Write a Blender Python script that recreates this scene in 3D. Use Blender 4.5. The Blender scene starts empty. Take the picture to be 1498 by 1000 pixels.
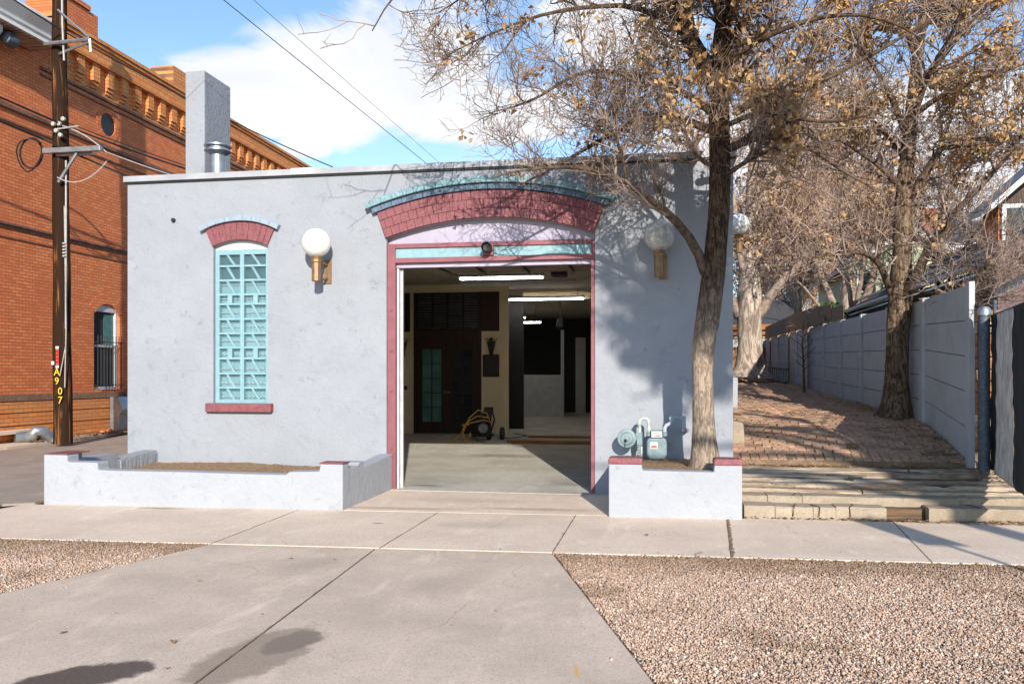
import bpy, math, random
import numpy as np
from mathutils import Vector, Matrix, geometry
random.seed(7); RNG=np.random.default_rng(11)
S=bpy.context.scene; C=S.collection; PI=math.pi
TH=math.atan(213/1240)
FT=[(0.55,10.05,0.4),(0.54,10.05,0.6),(0.52,10.04,1.0),(0.52,10.03,1.47),(0.51,10.02,1.87),(0.57,10.0,2.18),(0.59,10.0,2.42),(0.64,10.0,2.77),(0.66,9.97,3.12),(0.69,9.95,3.43),(0.7,9.95,3.74),(0.7,9.93,4.12),(0.69,9.9,4.5),(0.69,9.9,4.89),(0.72,9.9,5.36),(0.77,9.9,5.82),(0.81,9.95,6.31),(0.85,10.0,7.03),(0.88,10,7.89)]
FTR=[0.19,0.15,0.122,0.115,0.125,0.135,0.135,0.13,0.12,0.118,0.12,0.118,0.115,0.115,0.1,0.08,0.06,0.04,0.015]
FL=[([(0.54,9.97,2.73),(0.46,9.9,3.02),(0.33,9.83,3.23),(0.1,9.76,3.45),(-0.17,9.69,3.61),(-0.36,9.62,3.74),(-0.51,9.55,3.85),(-0.69,9.48,3.89),(-0.99,9.41,3.91),(-1.29,9.34,3.86),(-1.58,9.27,3.81),(-1.84,9.2,3.73)],0.06,0.006),([(-0.34,9.55,3.71),(-0.34,9.48,3.86),(-0.42,9.41,4.07),(-0.49,9.34,4.26),(-0.6,9.27,4.46),(-0.69,9.2,4.66)],0.022,0.005),([(0.61,9.9,3.95),(0.46,9.82,3.98),(0.35,9.74,4.17),(0.25,9.66,4.38),(0.1,9.58,4.59),(-0.09,9.5,4.76)],0.03,0.006),([(0.6,9.9,4.35),(0.37,9.9,4.51),(0.1,9.9,4.59),(-0.13,9.9,4.59),(-0.41,9.9,4.43),(-0.64,9.9,4.28),(-0.88,9.9,4.17),(-1.16,9.9,4.02),(-1.45,9.9,3.91),(-1.71,9.9,3.74)],0.05,0.006),([(0.6,9.9,4.55),(0.38,9.845454545454546,4.75),(0.14,9.790909090909091,4.9),(-0.13,9.736363636363636,4.95),(-0.36,9.681818181818182,4.96),(-0.63,9.627272727272727,5.02),(-0.85,9.572727272727274,5.06),(-0.99,9.51818181818182,4.98),(-1.11,9.463636363636365,4.79),(-1.26,9.40909090909091,4.65),(-1.52,9.354545454545455,4.55),(-1.86,9.3,4.49)],0.045,0.006),([(0.64,9.9,4.82),(0.46,9.8,5.14),(0.3,9.700000000000001,5.42),(0.17,9.600000000000001,5.67),(0.06,9.5,6.0),(-0.09,9.4,6.49),(-0.2,9.3,7.04)],0.09,0.012),([(0.35,9.8,5.36),(0.1,9.725000000000001,5.62),(-0.17,9.65,5.73),(-0.43,9.575,5.74),(-0.77,9.5,5.68),(-1.15,9.425,5.64),(-1.52,9.35,5.52),(-1.97,9.274999999999999,5.33),(-2.31,9.2,5.13)],0.04,0.006),([(0.21,9.6,5.58),(-0.09,9.5,5.86),(-0.46,9.4,6.07),(-0.9,9.3,6.13),(-1.34,9.2,6.05),(-1.78,9.1,5.89),(-2.14,9.0,5.68),(-2.35,8.9,5.47)],0.045,0.006),([(0.1,9.6,5.89),(-0.24,9.45,6.23),(-0.75,9.3,6.42),(-1.34,9.15,6.47),(-1.91,9.0,6.3),(-2.41,8.85,6.04),(-2.71,8.7,5.77),(-2.85,8.55,5.43),(-2.91,8.4,5.12)],0.045,0.006),([(0.81,9.9,3.86),(0.93,9.833333333333334,3.92),(1.07,9.766666666666667,4.01),(1.25,9.7,4.07),(1.46,9.633333333333333,4.04),(1.73,9.566666666666666,3.97),(2.03,9.5,3.82)],0.03,0.005),([(0.8,9.9,4.13),(0.91,9.871428571428572,4.21),(1.02,9.842857142857143,4.25),(1.26,9.814285714285715,4.25),(1.51,9.785714285714285,4.15),(1.76,9.757142857142856,3.98),(2.08,9.728571428571428,3.73),(2.39,9.7,3.51)],0.05,0.006),([(0.94,9.9,4.21),(1.1,9.983333333333334,4.35),(1.26,10.066666666666666,4.49),(1.46,10.15,4.6),(1.77,10.233333333333334,4.72),(2.17,10.316666666666666,4.89),(2.63,10.4,5.07)],0.032,0.006),([(0.87,9.9,4.54),(1.0,9.8,4.63),(1.18,9.7,4.63),(1.45,9.6,4.61),(1.82,9.5,4.73),(2.21,9.4,4.92),(2.59,9.299999999999999,5.1),(2.92,9.2,5.28)],0.05,0.006),([(0.79,9.9,5.28),(0.9,9.9,5.52),(1.01,9.9,5.68),(1.27,9.9,5.87),(1.64,9.9,6.14),(2.08,9.9,6.33)],0.045,0.008),([(0.78,9.9,5.08),(1.03,9.7,5.26),(1.36,9.5,5.31),(1.75,9.3,5.34),(2.11,9.1,5.23),(2.44,8.899999999999999,4.99),(2.7,8.7,4.63)],0.04,0.006),([(0.72,9.9,5.51),(0.56,9.333333333333334,5.73),(0.33,8.766666666666666,5.91),(-0.01,8.2,5.98)],0.05,0.01),([(0.75,9.9,5.82),(0.86,9.466666666666667,6.14),(1.16,9.033333333333333,6.32),(1.55,8.6,6.25)],0.05,0.01),([(0.75,9.9,5.36),(0.91,10.433333333333334,6.04),(1.08,10.966666666666667,6.86),(1.22,11.5,7.83)],0.05,0.01),([(0.67,9.9,4.97),(0.47,10.375,5.56),(0.24,10.850000000000001,6.28),(-0.29,11.325000000000001,6.88),(-0.86,11.8,7.25)],0.045,0.008),([(0.71,9.9,4.66),(1.02,10.325,5.14),(1.38,10.75,5.56),(1.85,11.175,6.04),(2.44,11.6,6.53)],0.045,0.008),([(0.75,9.95,4.4),(1.1,9.6875,4.49),(1.49,9.425,4.28),(1.86,9.1625,4.15),(2.19,8.9,4.16)],0.035,0.006)]
GT=[(3.56,13.7,0.91),(3.57,13.7,1.08),(3.58,13.7,1.5),(3.59,13.7,1.97),(3.61,13.7,2.49),(3.65,13.7,2.9),(3.66,13.7,3.32),(3.67,13.7,3.84),(3.68,13.7,4.3),(3.73,13.7,4.77),(3.79,13.7,5.39),(3.87,13.75,6.13),(3.97,13.8,6.87),(4.05,13.9,7.74),(4.14,14,8.84)]
GTR=[0.25,0.2,0.165,0.155,0.17,0.17,0.14,0.135,0.12,0.11,0.1,0.085,0.065,0.045,0.015]
GL=[([(3.68,13.6,2.73),(3.78,13.475,2.96),(3.88,13.35,3.28),(3.94,13.225,3.54),(4.06,13.1,3.8),(4.38,12.975,4.06),(4.65,12.85,4.38),(4.91,12.725,4.76),(5.12,12.6,5.18)],0.085,0.01),([(3.5,13.7,2.8),(3.41,13.6,3.08),(3.28,13.5,3.28),(3.12,13.4,3.43),(2.84,13.299999999999999,3.4),(2.53,13.2,3.32),(2.17,13.1,3.33),(1.82,13.0,3.24)],0.055,0.006),([(3.74,13.7,4.2),(3.9,13.657142857142857,4.44),(4.03,13.614285714285714,4.73),(4.17,13.571428571428571,5.0),(4.38,13.528571428571428,5.07),(4.74,13.485714285714286,5.05),(5.1,13.442857142857143,4.99),(5.45,13.4,5.02)],0.07,0.01),([(3.71,13.7,4.3),(3.43,13.524999999999999,4.61),(3.02,13.35,4.85),(2.62,13.175,5.07),(2.2,13.0,5.21)],0.05,0.006),([(3.76,13.7,5.08),(3.49,13.575,5.78),(3.07,13.45,6.43),(2.7,13.325,6.97),(2.38,13.2,7.55)],0.055,0.008),([(3.84,13.7,5.9),(4.22,13.466666666666667,6.36),(4.56,13.233333333333333,6.74),(4.93,13.0,7.15)],0.055,0.008),([(3.81,13.7,5.49),(4.11,13.399999999999999,5.69),(4.43,13.1,5.77),(4.86,12.8,5.83),(5.25,12.5,5.88)],0.05,0.008),([(3.76,13.7,4.77),(3.48,14.133333333333333,5.42),(3.16,14.566666666666666,6.01),(2.71,15.0,6.52)],0.045,0.007),([(3.86,13.7,6.32),(3.81,14.25,7.28),(3.64,14.8,8.31)],0.05,0.008),([(3.91,13.7,6.73),(4.52,14.25,7.65),(5.21,14.8,8.51)],0.05,0.008),([(3.81,13.7,5.39),(3.87,13.066666666666666,5.99),(4.03,12.433333333333334,6.31),(3.99,11.8,6.76)],0.05,0.008),([(3.91,13.4,3.27),(4.16,13.133333333333333,3.18),(4.44,12.866666666666667,3.09),(4.61,12.6,2.91)],0.02,0.004),([(3.71,13.5,2.83),(3.91,13.066666666666666,2.75),(4.09,12.633333333333333,2.67),(4.29,12.2,2.55)],0.025,0.004)]
HT=[(2.68,26,1.51),(2.7,26,1.75),(2.7,26,2.56),(2.68,26,3.28),(2.68,26,3.99),(2.72,26,4.8),(2.76,26,5.81),(2.82,26,7.23),(2.88,26,8.65),(2.96,26,10.06),(2.99,26,11.48)]
HTR=[0.62,0.42,0.34,0.36,0.36,0.26,0.24,0.22,0.18,0.12,0.04]
HL=[([(2.44,26.0,3.34),(2.17,26.0,3.79),(1.81,26.0,4.37),(1.37,26.0,5.03),(0.87,26.0,5.86)],0.2,0.03),([(2.96,26.0,3.41),(3.17,25.8,3.84),(3.49,25.6,4.17),(3.93,25.4,4.65),(4.37,25.2,5.4),(4.79,25.0,6.35)],0.17,0.03),([(2.8,26.0,4.59),(3.07,25.333333333333332,5.2),(3.54,24.666666666666668,5.57),(3.98,24.0,5.81)],0.1,0.02),([(2.66,26.0,4.19),(2.35,25.875,5.19),(2.25,25.75,6.19),(2.14,25.625,7.37),(1.93,25.5,8.55)],0.14,0.02),([(2.84,26.0,6.62),(3.3,25.666666666666668,7.34),(3.83,25.333333333333332,8.12),(4.15,25.0,9.08)],0.1,0.02),([(2.72,26.0,5.61),(2.41,26.5,6.73),(1.84,27.0,7.91)],0.08,0.02),([(2.88,26.0,8.04),(2.37,26.0,9.28),(1.77,26.0,10.54)],0.08,0.02),([(2.84,26.0,7.43),(3.4,25.0,7.95),(4.16,24.0,7.47)],0.08,0.02)]
IT=[(6.79,32,1.3),(6.79,32,2.78),(6.76,32,3.76),(6.76,32,4.74),(6.67,32,5.84),(6.62,32,6.95),(6.53,32,8.18),(6.48,32,9.65),(6.37,32,11.13)]
ITR=[0.45,0.32,0.29,0.26,0.2,0.16,0.12,0.08,0.03]
IL=[([(6.86,32.0,2.77),(7.18,31.8,3.86),(7.43,31.6,4.8),(7.59,31.4,5.62),(7.68,31.2,6.54),(7.85,31.0,7.68)],0.2,0.03),([(6.72,32.0,2.78),(6.43,32.2,3.72),(6.14,32.4,4.54),(5.89,32.6,5.44),(5.44,32.8,6.62),(5.11,33.0,7.93)],0.18,0.03),([(6.72,32.0,2.78),(6.89,31.5,3.96),(6.91,31.0,4.87),(7.02,30.5,5.97),(6.95,30.0,7.27)],0.12,0.03),([(6.72,32.0,5.23),(6.2,32.333333333333336,6.52),(5.9,32.666666666666664,7.84),(5.72,33.0,9.44)],0.12,0.03),([(6.67,32.0,5.96),(6.99,31.666666666666668,7.12),(7.26,31.333333333333332,8.25),(7.63,31.0,9.34)],0.12,0.03),([(6.79,32.0,3.27),(5.84,31.666666666666668,3.87),(5.31,31.333333333333332,4.45),(4.8,31.0,4.91)],0.1,0.02)]
JT=[(5.57,36,1.27),(5.57,36,2.94),(5.44,36,4.06),(5.49,36,5.45),(5.57,36,7.12),(5.44,36,8.8),(5.39,36,10.47),(5.44,36,11.86)]
JTR=[0.5,0.4,0.33,0.3,0.22,0.16,0.1,0.03]
JL=[([(5.52,36.0,3.78),(4.95,36.333333333333336,4.93),(4.44,36.666666666666664,6.12),(3.93,37.0,7.61)],0.2,0.03),([(5.52,36.0,4.06),(5.93,35.75,5.41),(6.41,35.5,6.47),(6.89,35.25,7.51),(7.35,35.0,9.06)],0.2,0.03),([(5.57,36.0,5.73),(4.99,35.666666666666664,7.08),(4.55,35.333333333333336,8.69),(4.37,35.0,10.26)],0.15,0.03),([(5.57,36.0,6.84),(6.3,36.333333333333336,8.27),(6.62,36.666666666666664,10.02),(6.82,37.0,11.8)],0.15,0.03)]

# ---------------------------------------------------------------- materials
def NT(name):
    m=bpy.data.materials.new(name); m.use_nodes=True; n=m.node_tree
    return m,n,n.nodes['Principled BSDF']
def nd(n,t,**k):
    x=n.nodes.new(t)
    for a,b in k.items():
        if a in x.inputs.keys(): x.inputs[a].default_value=b
        else: setattr(x,a,b)
    return x
def rgb(c): return (c[0],c[1],c[2],1)
def mixc(n,f,a,b,mode='MIX'):
    x=n.nodes.new('ShaderNodeMix'); x.data_type='RGBA'; x.blend_type=mode
    for i,v in ((0,f),(6,a),(7,b)):
        if isinstance(v,bpy.types.NodeSocket): n.links.new(v,x.inputs[i])
        else: x.inputs[i].default_value=v if i==0 else rgb(v)
    return x.outputs[2]
def mth(n,op,a,b=0,c=None,clamp=False):
    x=n.nodes.new('ShaderNodeMath'); x.operation=op; x.use_clamp=clamp
    for i,v in enumerate((a,b) if c is None else (a,b,c)):
        if isinstance(v,bpy.types.NodeSocket): n.links.new(v,x.inputs[i])
        else: x.inputs[i].default_value=v
    return x.outputs[0]
def coord(n,kind='Object',scale=(1,1,1),loc=(0,0,0),rot=(0,0,0)):
    t=n.nodes.new('ShaderNodeTexCoord'); m=n.nodes.new('ShaderNodeMapping')
    n.links.new(t.outputs[kind],m.inputs[0]); m.inputs['Scale'].default_value=scale; m.inputs['Location'].default_value=loc; m.inputs['Rotation'].default_value=rot
    return m.outputs[0]
def noise(n,vec,scale,detail=4,rough=.55,dist=0):
    x=n.nodes.new('ShaderNodeTexNoise'); x.inputs['Scale'].default_value=scale; x.inputs['Detail'].default_value=detail
    x.inputs['Roughness'].default_value=rough; x.inputs['Distortion'].default_value=dist; n.links.new(vec,x.inputs['Vector']); return x.outputs['Fac']
def ramp(n,f,a,b,lo=0,hi=1):
    x=n.nodes.new('ShaderNodeMapRange'); x.interpolation_type='SMOOTHSTEP'; n.links.new(f,x.inputs[0])
    for i,v in enumerate((a,b,lo,hi)): x.inputs[i+1].default_value=v
    return x.outputs[0]
def bump(n,b,h,s=.5,d=.01):
    x=n.nodes.new('ShaderNodeBump'); x.inputs['Strength'].default_value=s; x.inputs['Distance'].default_value=d
    n.links.new(h,x.inputs['Height']); n.links.new(x.outputs[0],b.inputs['Normal'])
def simple(name,c1,c2=None,scale=8,bs=.3,bd=.005,rough=.7,stretch=(1,1,1),detail=5,metal=0,dist=0,lo=.35,hi=.65,fine=0,spec=None):
    m,n,b=NT(name); v=coord(n,scale=stretch); f=noise(n,v,scale,detail,.6,dist)
    c2=c2 or tuple(x*.8 for x in c1)
    col=mixc(n,ramp(n,f,lo,hi),c1,c2)
    if fine:
        f2=noise(n,v,fine,3,.7); col=mixc(n,ramp(n,f2,.35,.7),col,tuple(x*.6 for x in c2))
        h=mth(n,'ADD',f,f2)
    else: h=f
    n.links.new(col,b.inputs['Base Color']); b.inputs['Roughness'].default_value=rough; b.inputs['Metallic'].default_value=metal
    if spec is not None: b.inputs['Specular IOR Level'].default_value=spec
    bump(n,b,h,bs,bd); return m
def stucco(name,c,c2,stroke=.5):
    m,n,b=NT(name); v=coord(n)
    big=noise(n,v,1.3,5,.6); f1=noise(n,v,7,6,.65,1.2)
    st=noise(n,coord(n,scale=(1,1,2.2)),5.5,3,.5,3.5)
    line=ramp(n,mth(n,'ABSOLUTE',mth(n,'SUBTRACT',st,.5)),0,.02)       # thin trowel strokes
    gate=ramp(n,noise(n,v,6.5,3),.60,.66)
    line=mth(n,'MAXIMUM',line,mth(n,'SUBTRACT',1,gate))
    col=mixc(n,ramp(n,big,.35,.68),c,c2)
    col=mixc(n,ramp(n,line,0,1,stroke,0),col,tuple(x*.5 for x in c2))
    dirt=mth(n,'MULTIPLY',ramp(n,noise(n,v,2.2,6,.7),.55,.75),.2)
    col=mixc(n,dirt,col,tuple(x*.72 for x in c2))
    n.links.new(col,b.inputs['Base Color']); b.inputs['Roughness'].default_value=.85
    h=mth(n,'ADD',mth(n,'MULTIPLY',f1,1.0),mth(n,'MULTIPLY',line,.2)); h=mth(n,'ADD',h,mth(n,'MULTIPLY',noise(n,v,45,3),.25))
    bump(n,b,h,.75,.018); return m
def brickmat(name,c1,c2,c3,mort,axes='YZ',bw=.21,rh=.075,ms=.006,streak=.3):
    m,n,b=NT(name); t=n.nodes.new('ShaderNodeTexCoord'); s=n.nodes.new('ShaderNodeSeparateXYZ'); n.links.new(t.outputs['Object'],s.inputs[0])
    cb=n.nodes.new('ShaderNodeCombineXYZ')
    for i,a in enumerate(axes): n.links.new(s.outputs[a],cb.inputs[i])
    br=n.nodes.new('ShaderNodeTexBrick'); n.links.new(cb.outputs[0],br.inputs[0])
    br.inputs['Scale'].default_value=1; br.inputs['Brick Width'].default_value=bw; br.inputs['Row Height'].default_value=rh
    br.inputs['Mortar Size'].default_value=ms; br.inputs['Mortar Smooth'].default_value=.2; br.inputs['Bias'].default_value=0
    br.inputs['Color1'].default_value=rgb(c1); br.inputs['Color2'].default_value=rgb(c2); br.inputs['Mortar'].default_value=rgb(mort)
    v=coord(n); big=noise(n,v,.7,5,.65); f=noise(n,v,25,4)
    col=mixc(n,ramp(n,big,.45,.72,0,.75),br.outputs[0],c3)
    col=mixc(n,ramp(n,f,.3,.8,0,streak),col,tuple(x*.5 for x in c2))
    n.links.new(col,b.inputs['Base Color']); b.inputs['Roughness'].default_value=.8
    h=mth(n,'ADD',mth(n,'MULTIPLY',br.outputs[1],-1),mth(n,'MULTIPLY',f,.3)); bump(n,b,h,.8,.008); return m
def attrmat(name,cols,rough=.9,bs=.4,bd=.004,fine=60,attr='rnd',dark=.5,trans=0):
    m,n,b=NT(name); a=n.nodes.new('ShaderNodeAttribute'); a.attribute_name=attr
    cr=n.nodes.new('ShaderNodeValToRGB'); e=cr.color_ramp.elements
    while len(e)<len(cols): e.new(.5)
    for i,c in enumerate(cols): e[i].position=i/(len(cols)-1); e[i].color=rgb(c)
    n.links.new(a.outputs['Fac'],cr.inputs[0]); v=coord(n); f=noise(n,v,fine,4,.65)
    col=mixc(n,ramp(n,f,.4,.75,0,dark),cr.outputs[0],tuple(x*.45 for x in cols[0]))
    n.links.new(col,b.inputs['Base Color']); b.inputs['Roughness'].default_value=rough
    bump(n,b,f,bs,bd)
    if trans:
        tr=n.nodes.new('ShaderNodeBsdfTranslucent'); n.links.new(col,tr.inputs[0]); mx=n.nodes.new('ShaderNodeMixShader'); mx.inputs[0].default_value=trans
        n.links.new(b.outputs[0],mx.inputs[1]); n.links.new(tr.outputs[0],mx.inputs[2]); n.links.new(mx.outputs[0],n.nodes['Material Output'].inputs[0])
    return m
def concrete(name,c1,c2,stains=(),fine=140,bs=.25):
    m,n,b=NT(name); v=coord(n); f=noise(n,v,1.1,6,.62); g=noise(n,v,fine,3,.7); w=noise(n,v,6,5,.7)
    col=mixc(n,ramp(n,f,.35,.68),c1,c2); col=mixc(n,ramp(n,w,.5,.8,0,.35),col,tuple(x*.75 for x in c2))
    col=mixc(n,ramp(n,g,.53,.70,0,.8),col,tuple(x*.5 for x in c2)); col=mixc(n,ramp(n,noise(n,v,28,5,.75),.5,.72,0,.45),col,tuple(x*.66 for x in c2)); col=mixc(n,ramp(n,noise(n,coord(n,scale=(1,.35,1)),3.2,6,.75,.6),.52,.7,0,.4),col,tuple(min(1,x*1.35) for x in c1))
    ck=ramp(n,mth(n,'ABSOLUTE',mth(n,'SUBTRACT',noise(n,v,.8,8,.6,.8),.5)),0,.0022,.55,0); col=mixc(n,mth(n,'MULTIPLY',ck,ramp(n,noise(n,v,.9,2),.5,.6)),col,tuple(x*.4 for x in c2)); col=mixc(n,ramp(n,noise(n,v,fine*.8,2),.62,.75,0,.5),col,tuple(min(1,x*1.5) for x in c1))
    wet=None
    for (x,y,rx,ry,rot,c,amt,isw) in stains:
        t=n.nodes.new('ShaderNodeTexCoord'); mp=n.nodes.new('ShaderNodeMapping'); mp.vector_type='TEXTURE'
        mp.inputs['Location'].default_value=(x,y,0); mp.inputs['Rotation'].default_value=(0,0,rot); mp.inputs['Scale'].default_value=(rx,ry,1)
        n.links.new(t.outputs['Object'],mp.inputs[0]); ln=n.nodes.new('ShaderNodeVectorMath'); ln.operation='LENGTH'
        s2=n.nodes.new('ShaderNodeVectorMath'); s2.operation='MULTIPLY'; s2.inputs[1].default_value=(1,1,0); n.links.new(mp.outputs[0],s2.inputs[0]); n.links.new(s2.outputs[0],ln.inputs[0])
        r=mth(n,'ADD',ln.outputs['Value'],mth(n,'MULTIPLY',mth(n,'SUBTRACT',noise(n,v,6,8,.72),.5),1.4 if not isw else .9))
        k=ramp(n,r,.75 if isw else .2,1.0,amt,0); k=mth(n,'MULTIPLY',k,ramp(n,g,.2,.6,.85,1)); col=mixc(n,k,col,c)
        if isw: wet=k if wet is None else mth(n,'MAXIMUM',wet,k)
    n.links.new(col,b.inputs['Base Color'])
    if wet is not None: n.links.new(mth(n,'MULTIPLY_ADD',wet,-.3,.85),b.inputs['Roughness'])
    else: b.inputs['Roughness'].default_value=.88
    bump(n,b,mth(n,'ADD',g,mth(n,'MULTIPLY',w,.6)),bs,.004); return m
def woodmat(name,c1,c2,axis=0,scale=3,rough=.75,bs=.5):
    s=[14,14,14]; s[axis]=.7
    return simple(name,c1,c2,scale=scale,bs=bs,bd=.006,rough=rough,stretch=tuple(x/3 for x in s),detail=6,dist=.4,lo=.38,hi=.62)
def emis(name,c,s):
    m,n,b=NT(name); b.inputs['Base Color'].default_value=rgb(c); b.inputs['Emission Color'].default_value=rgb(c); b.inputs['Emission Strength'].default_value=s; return m
M={}
M['wall']=stucco('painted_stucco',(.325,.344,.378),(.296,.315,.348),.34)
M['plant']=stucco('painted_stucco_low',(.38,.397,.43),(.357,.374,.408),.07)
M['mauve']=simple('mauve_paint',(.30,.092,.105),(.25,.078,.09),scale=9,bs=.4,bd=.008,rough=.6,fine=40)
M['mauve2']=simple('mauve_trim',(.27,.085,.105),(.22,.07,.085),scale=5,rough=.5,bs=.2)
M['aqua']=simple('aqua_paint',(.25,.415,.46),(.21,.37,.42),scale=12,rough=.5,bs=.3)
M['aqua2']=simple('aqua_brick',(.26,.43,.47),(.21,.36,.41),scale=12,rough=.6,bs=.4,fine=40)
M['blue']=simple('blue_brick',(.14,.21,.30),(.10,.16,.24),scale=12,rough=.6,bs=.4,fine=40)
M['pale']=simple('pale_blue_brick',(.31,.38,.45),(.27,.33,.40),scale=12,rough=.6,bs=.4)
M['lav']=simple('lavender_paint',(.43,.39,.50),(.38,.35,.45),scale=4,rough=.6,bs=.15)
M['white']=simple('white_paint',(.62,.62,.64),(.52,.53,.55),scale=6,rough=.5,bs=.15)
M['fascia']=simple('grey_fascia',(.40,.41,.43),(.32,.33,.36),scale=2,rough=.45,bs=.15)
M['black']=simple('black',(.012,.012,.013),rough=.5)
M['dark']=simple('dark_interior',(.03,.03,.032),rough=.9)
M['brick']=brickmat('orange_brick',(.66,.165,.050),(.82,.27,.092),(.56,.145,.052),(.20,.08,.045))
M['ochre']=brickmat('ochre_brick',(.80,.33,.10),(.70,.235,.07),(.62,.26,.09),(.14,.08,.045),bw=.3,rh=.1)
M['redbrick']=brickmat('red_brick_house',(.50,.13,.06),(.42,.10,.05),(.38,.1,.05),(.25,.2,.18),axes='XZ')
M['stone']=simple('sandstone_ledge',(.34,.20,.13),(.22,.12,.08),scale=6,fine=30)
M['ledge']=simple('dark_ledge',(.30,.15,.10),(.17,.09,.06),scale=8,fine=30)
M['rotten']=woodmat('rotten_wood',(.16,.09,.045),(.03,.018,.01),axis=0,scale=4)
M['eave']=simple('white_cornice',(.85,.85,.85),(.78,.77,.75),scale=3,rough=.5,bs=.1)
M['galv']=simple('galvanised',(.42,.46,.50),(.30,.34,.38),scale=5,rough=.38,metal=.7,bs=.1)
M['steel']=simple('aged_steel',(.30,.31,.32),(.20,.21,.22),scale=8,rough=.5,metal=.6,bs=.1)
M['brass']=simple('brown_brass',(.27,.16,.08),(.20,.115,.06),scale=14,rough=.45,metal=.3,bs=.1)
M['globe']=simple('opal_globe',(.86,.85,.80),(.78,.77,.72),scale=3,rough=.18,bs=.02)
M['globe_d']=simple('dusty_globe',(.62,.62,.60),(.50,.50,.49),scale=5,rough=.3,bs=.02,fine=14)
M['meter']=simple('meter_grey_green',(.22,.30,.31),(.16,.23,.24),scale=10,rough=.5,bs=.1)
M['pipew']=simple('pipe_peeling',(.60,.58,.52),(.30,.38,.38),scale=18,rough=.6,bs=.3)
M['piped']=simple('pipe_wall_paint',(.40,.43,.50),(.33,.36,.42),scale=18,rough=.6,bs=.3)
M['red']=simple('red_sticker',(.6,.06,.04),rough=.5); M['yellow']=simple('yellow_sign',(.75,.55,.05),(.6,.42,.04),rough=.5)
M['pole']=simple('creosoted_pole',(.030,.016,.010),(.33,.145,.05),scale=3.2,bs=.5,bd=.01,stretch=(4,4,.22),dist=.5,lo=.53,hi=.70,detail=7,rough=.9,spec=.1)
M['bark']=None
def bark(name,c1,c2,zlo,zhi,c3,c4,sc=9,bs=1.,bd=.03):
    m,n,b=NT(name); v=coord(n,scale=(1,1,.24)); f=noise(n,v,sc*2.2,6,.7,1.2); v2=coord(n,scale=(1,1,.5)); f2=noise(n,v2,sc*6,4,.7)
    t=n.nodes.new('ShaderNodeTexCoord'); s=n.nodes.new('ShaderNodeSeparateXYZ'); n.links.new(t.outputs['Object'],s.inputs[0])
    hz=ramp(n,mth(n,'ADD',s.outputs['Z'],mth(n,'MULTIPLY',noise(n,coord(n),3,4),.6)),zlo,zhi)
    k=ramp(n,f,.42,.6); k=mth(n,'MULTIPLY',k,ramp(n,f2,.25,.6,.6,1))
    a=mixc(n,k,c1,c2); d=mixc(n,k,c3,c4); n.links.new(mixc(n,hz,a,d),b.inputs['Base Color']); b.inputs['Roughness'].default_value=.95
    b.inputs['Specular IOR Level'].default_value=.15
    bump(n,b,mth(n,'ADD',f,mth(n,'MULTIPLY',f2,.35)),bs,bd); return m
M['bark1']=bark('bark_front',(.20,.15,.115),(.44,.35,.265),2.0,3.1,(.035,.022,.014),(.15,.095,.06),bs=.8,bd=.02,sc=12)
M['bark2']=bark('bark_fence',(.07,.045,.03),(.30,.21,.14),9,12,(.07,.045,.03),(.30,.21,.14))
M['bark3']=bark('bark_pale',(.22,.17,.13),(.58,.48,.39),9,14,(.20,.14,.10),(.40,.30,.23),sc=3,bd=.04)
M['limb']=simple('limb_bark',(.06,.04,.028),(.15,.105,.075),scale=14,rough=.9,bs=.6,bd=.01,spec=.1)
M['limb2']=simple('limb_bark_pale',(.42,.33,.27),(.28,.20,.15),scale=10,rough=.9,bs=.6,bd=.02,spec=.1)
M['twig']=simple('twig',(.44,.33,.27),(.10,.07,.052),scale=2.6,rough=.8,bs=0,spec=.2)
M['twig2']=simple('twig_far',(.60,.42,.32),(.27,.17,.12),scale=1.1,rough=.8,bs=0,spec=.2)
M['leaf']=attrmat('dry_leaf',[(.30,.15,.05),(.55,.33,.14),(.72,.50,.26),(.48,.27,.09)],rough=.7,fine=40,dark=.3,trans=.3)
M['litter']=attrmat('leaf_litter',[(.16,.08,.035),(.40,.24,.11),(.55,.38,.2),(.25,.13,.06)],rough=.9,fine=40,dark=.3)
M['stones']=attrmat('gravel_stones',[(.31,.19,.125),(.66,.46,.335),(.50,.32,.225),(.78,.58,.44),(.38,.31,.265),(.92,.75,.61)],rough=.85,fine=90,dark=.35,bs=.2)
def dirtpatch(m):
    n=m.node_tree; b=n.nodes['Principled BSDF']; src=b.inputs['Base Color'].links[0].from_socket; t=n.nodes.new('ShaderNodeTexCoord'); s_=n.nodes.new('ShaderNodeSeparateXYZ'); n.links.new(t.outputs['Object'],s_.inputs[0])
    yy=mth(n,'ADD',s_.outputs['Y'],mth(n,'MULTIPLY',s_.outputs['X'],-.045)); nn=noise(n,coord(n),1.6,5,.65)
    k=ramp(n,mth(n,'ADD',yy,mth(n,'MULTIPLY',nn,1.6)),7.25,8.2,0,.72); k2=ramp(n,noise(n,coord(n),1.1,5,.7),.50,.68,0,.55); k=mth(n,'MAXIMUM',k,k2)
    n.links.new(mixc(n,k,src,(.22,.135,.075)),b.inputs['Base Color'])
dirtpatch(M['stones'])
M['paver']=attrmat('brick_pavers',[(.26,.15,.09),(.48,.29,.185),(.40,.275,.18),(.56,.32,.215),(.32,.205,.125)],rough=.95,fine=22,dark=.75,bs=.6,bd=.006)
M['timber']=None
M['soil']=simple('planter_soil',(.62,.40,.22),(.36,.22,.11),scale=20,fine=90,bs=1,bd=.02,rough=1)
M['dirt']=simple('dirt',(.36,.25,.16),(.22,.15,.095),scale=6,fine=70,bs=.8,bd=.01,rough=1)
M['ground']=simple('ground_dirt',(.33,.25,.19),(.24,.18,.14),scale=3,fine=60,bs=.5,rough=1)
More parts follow.
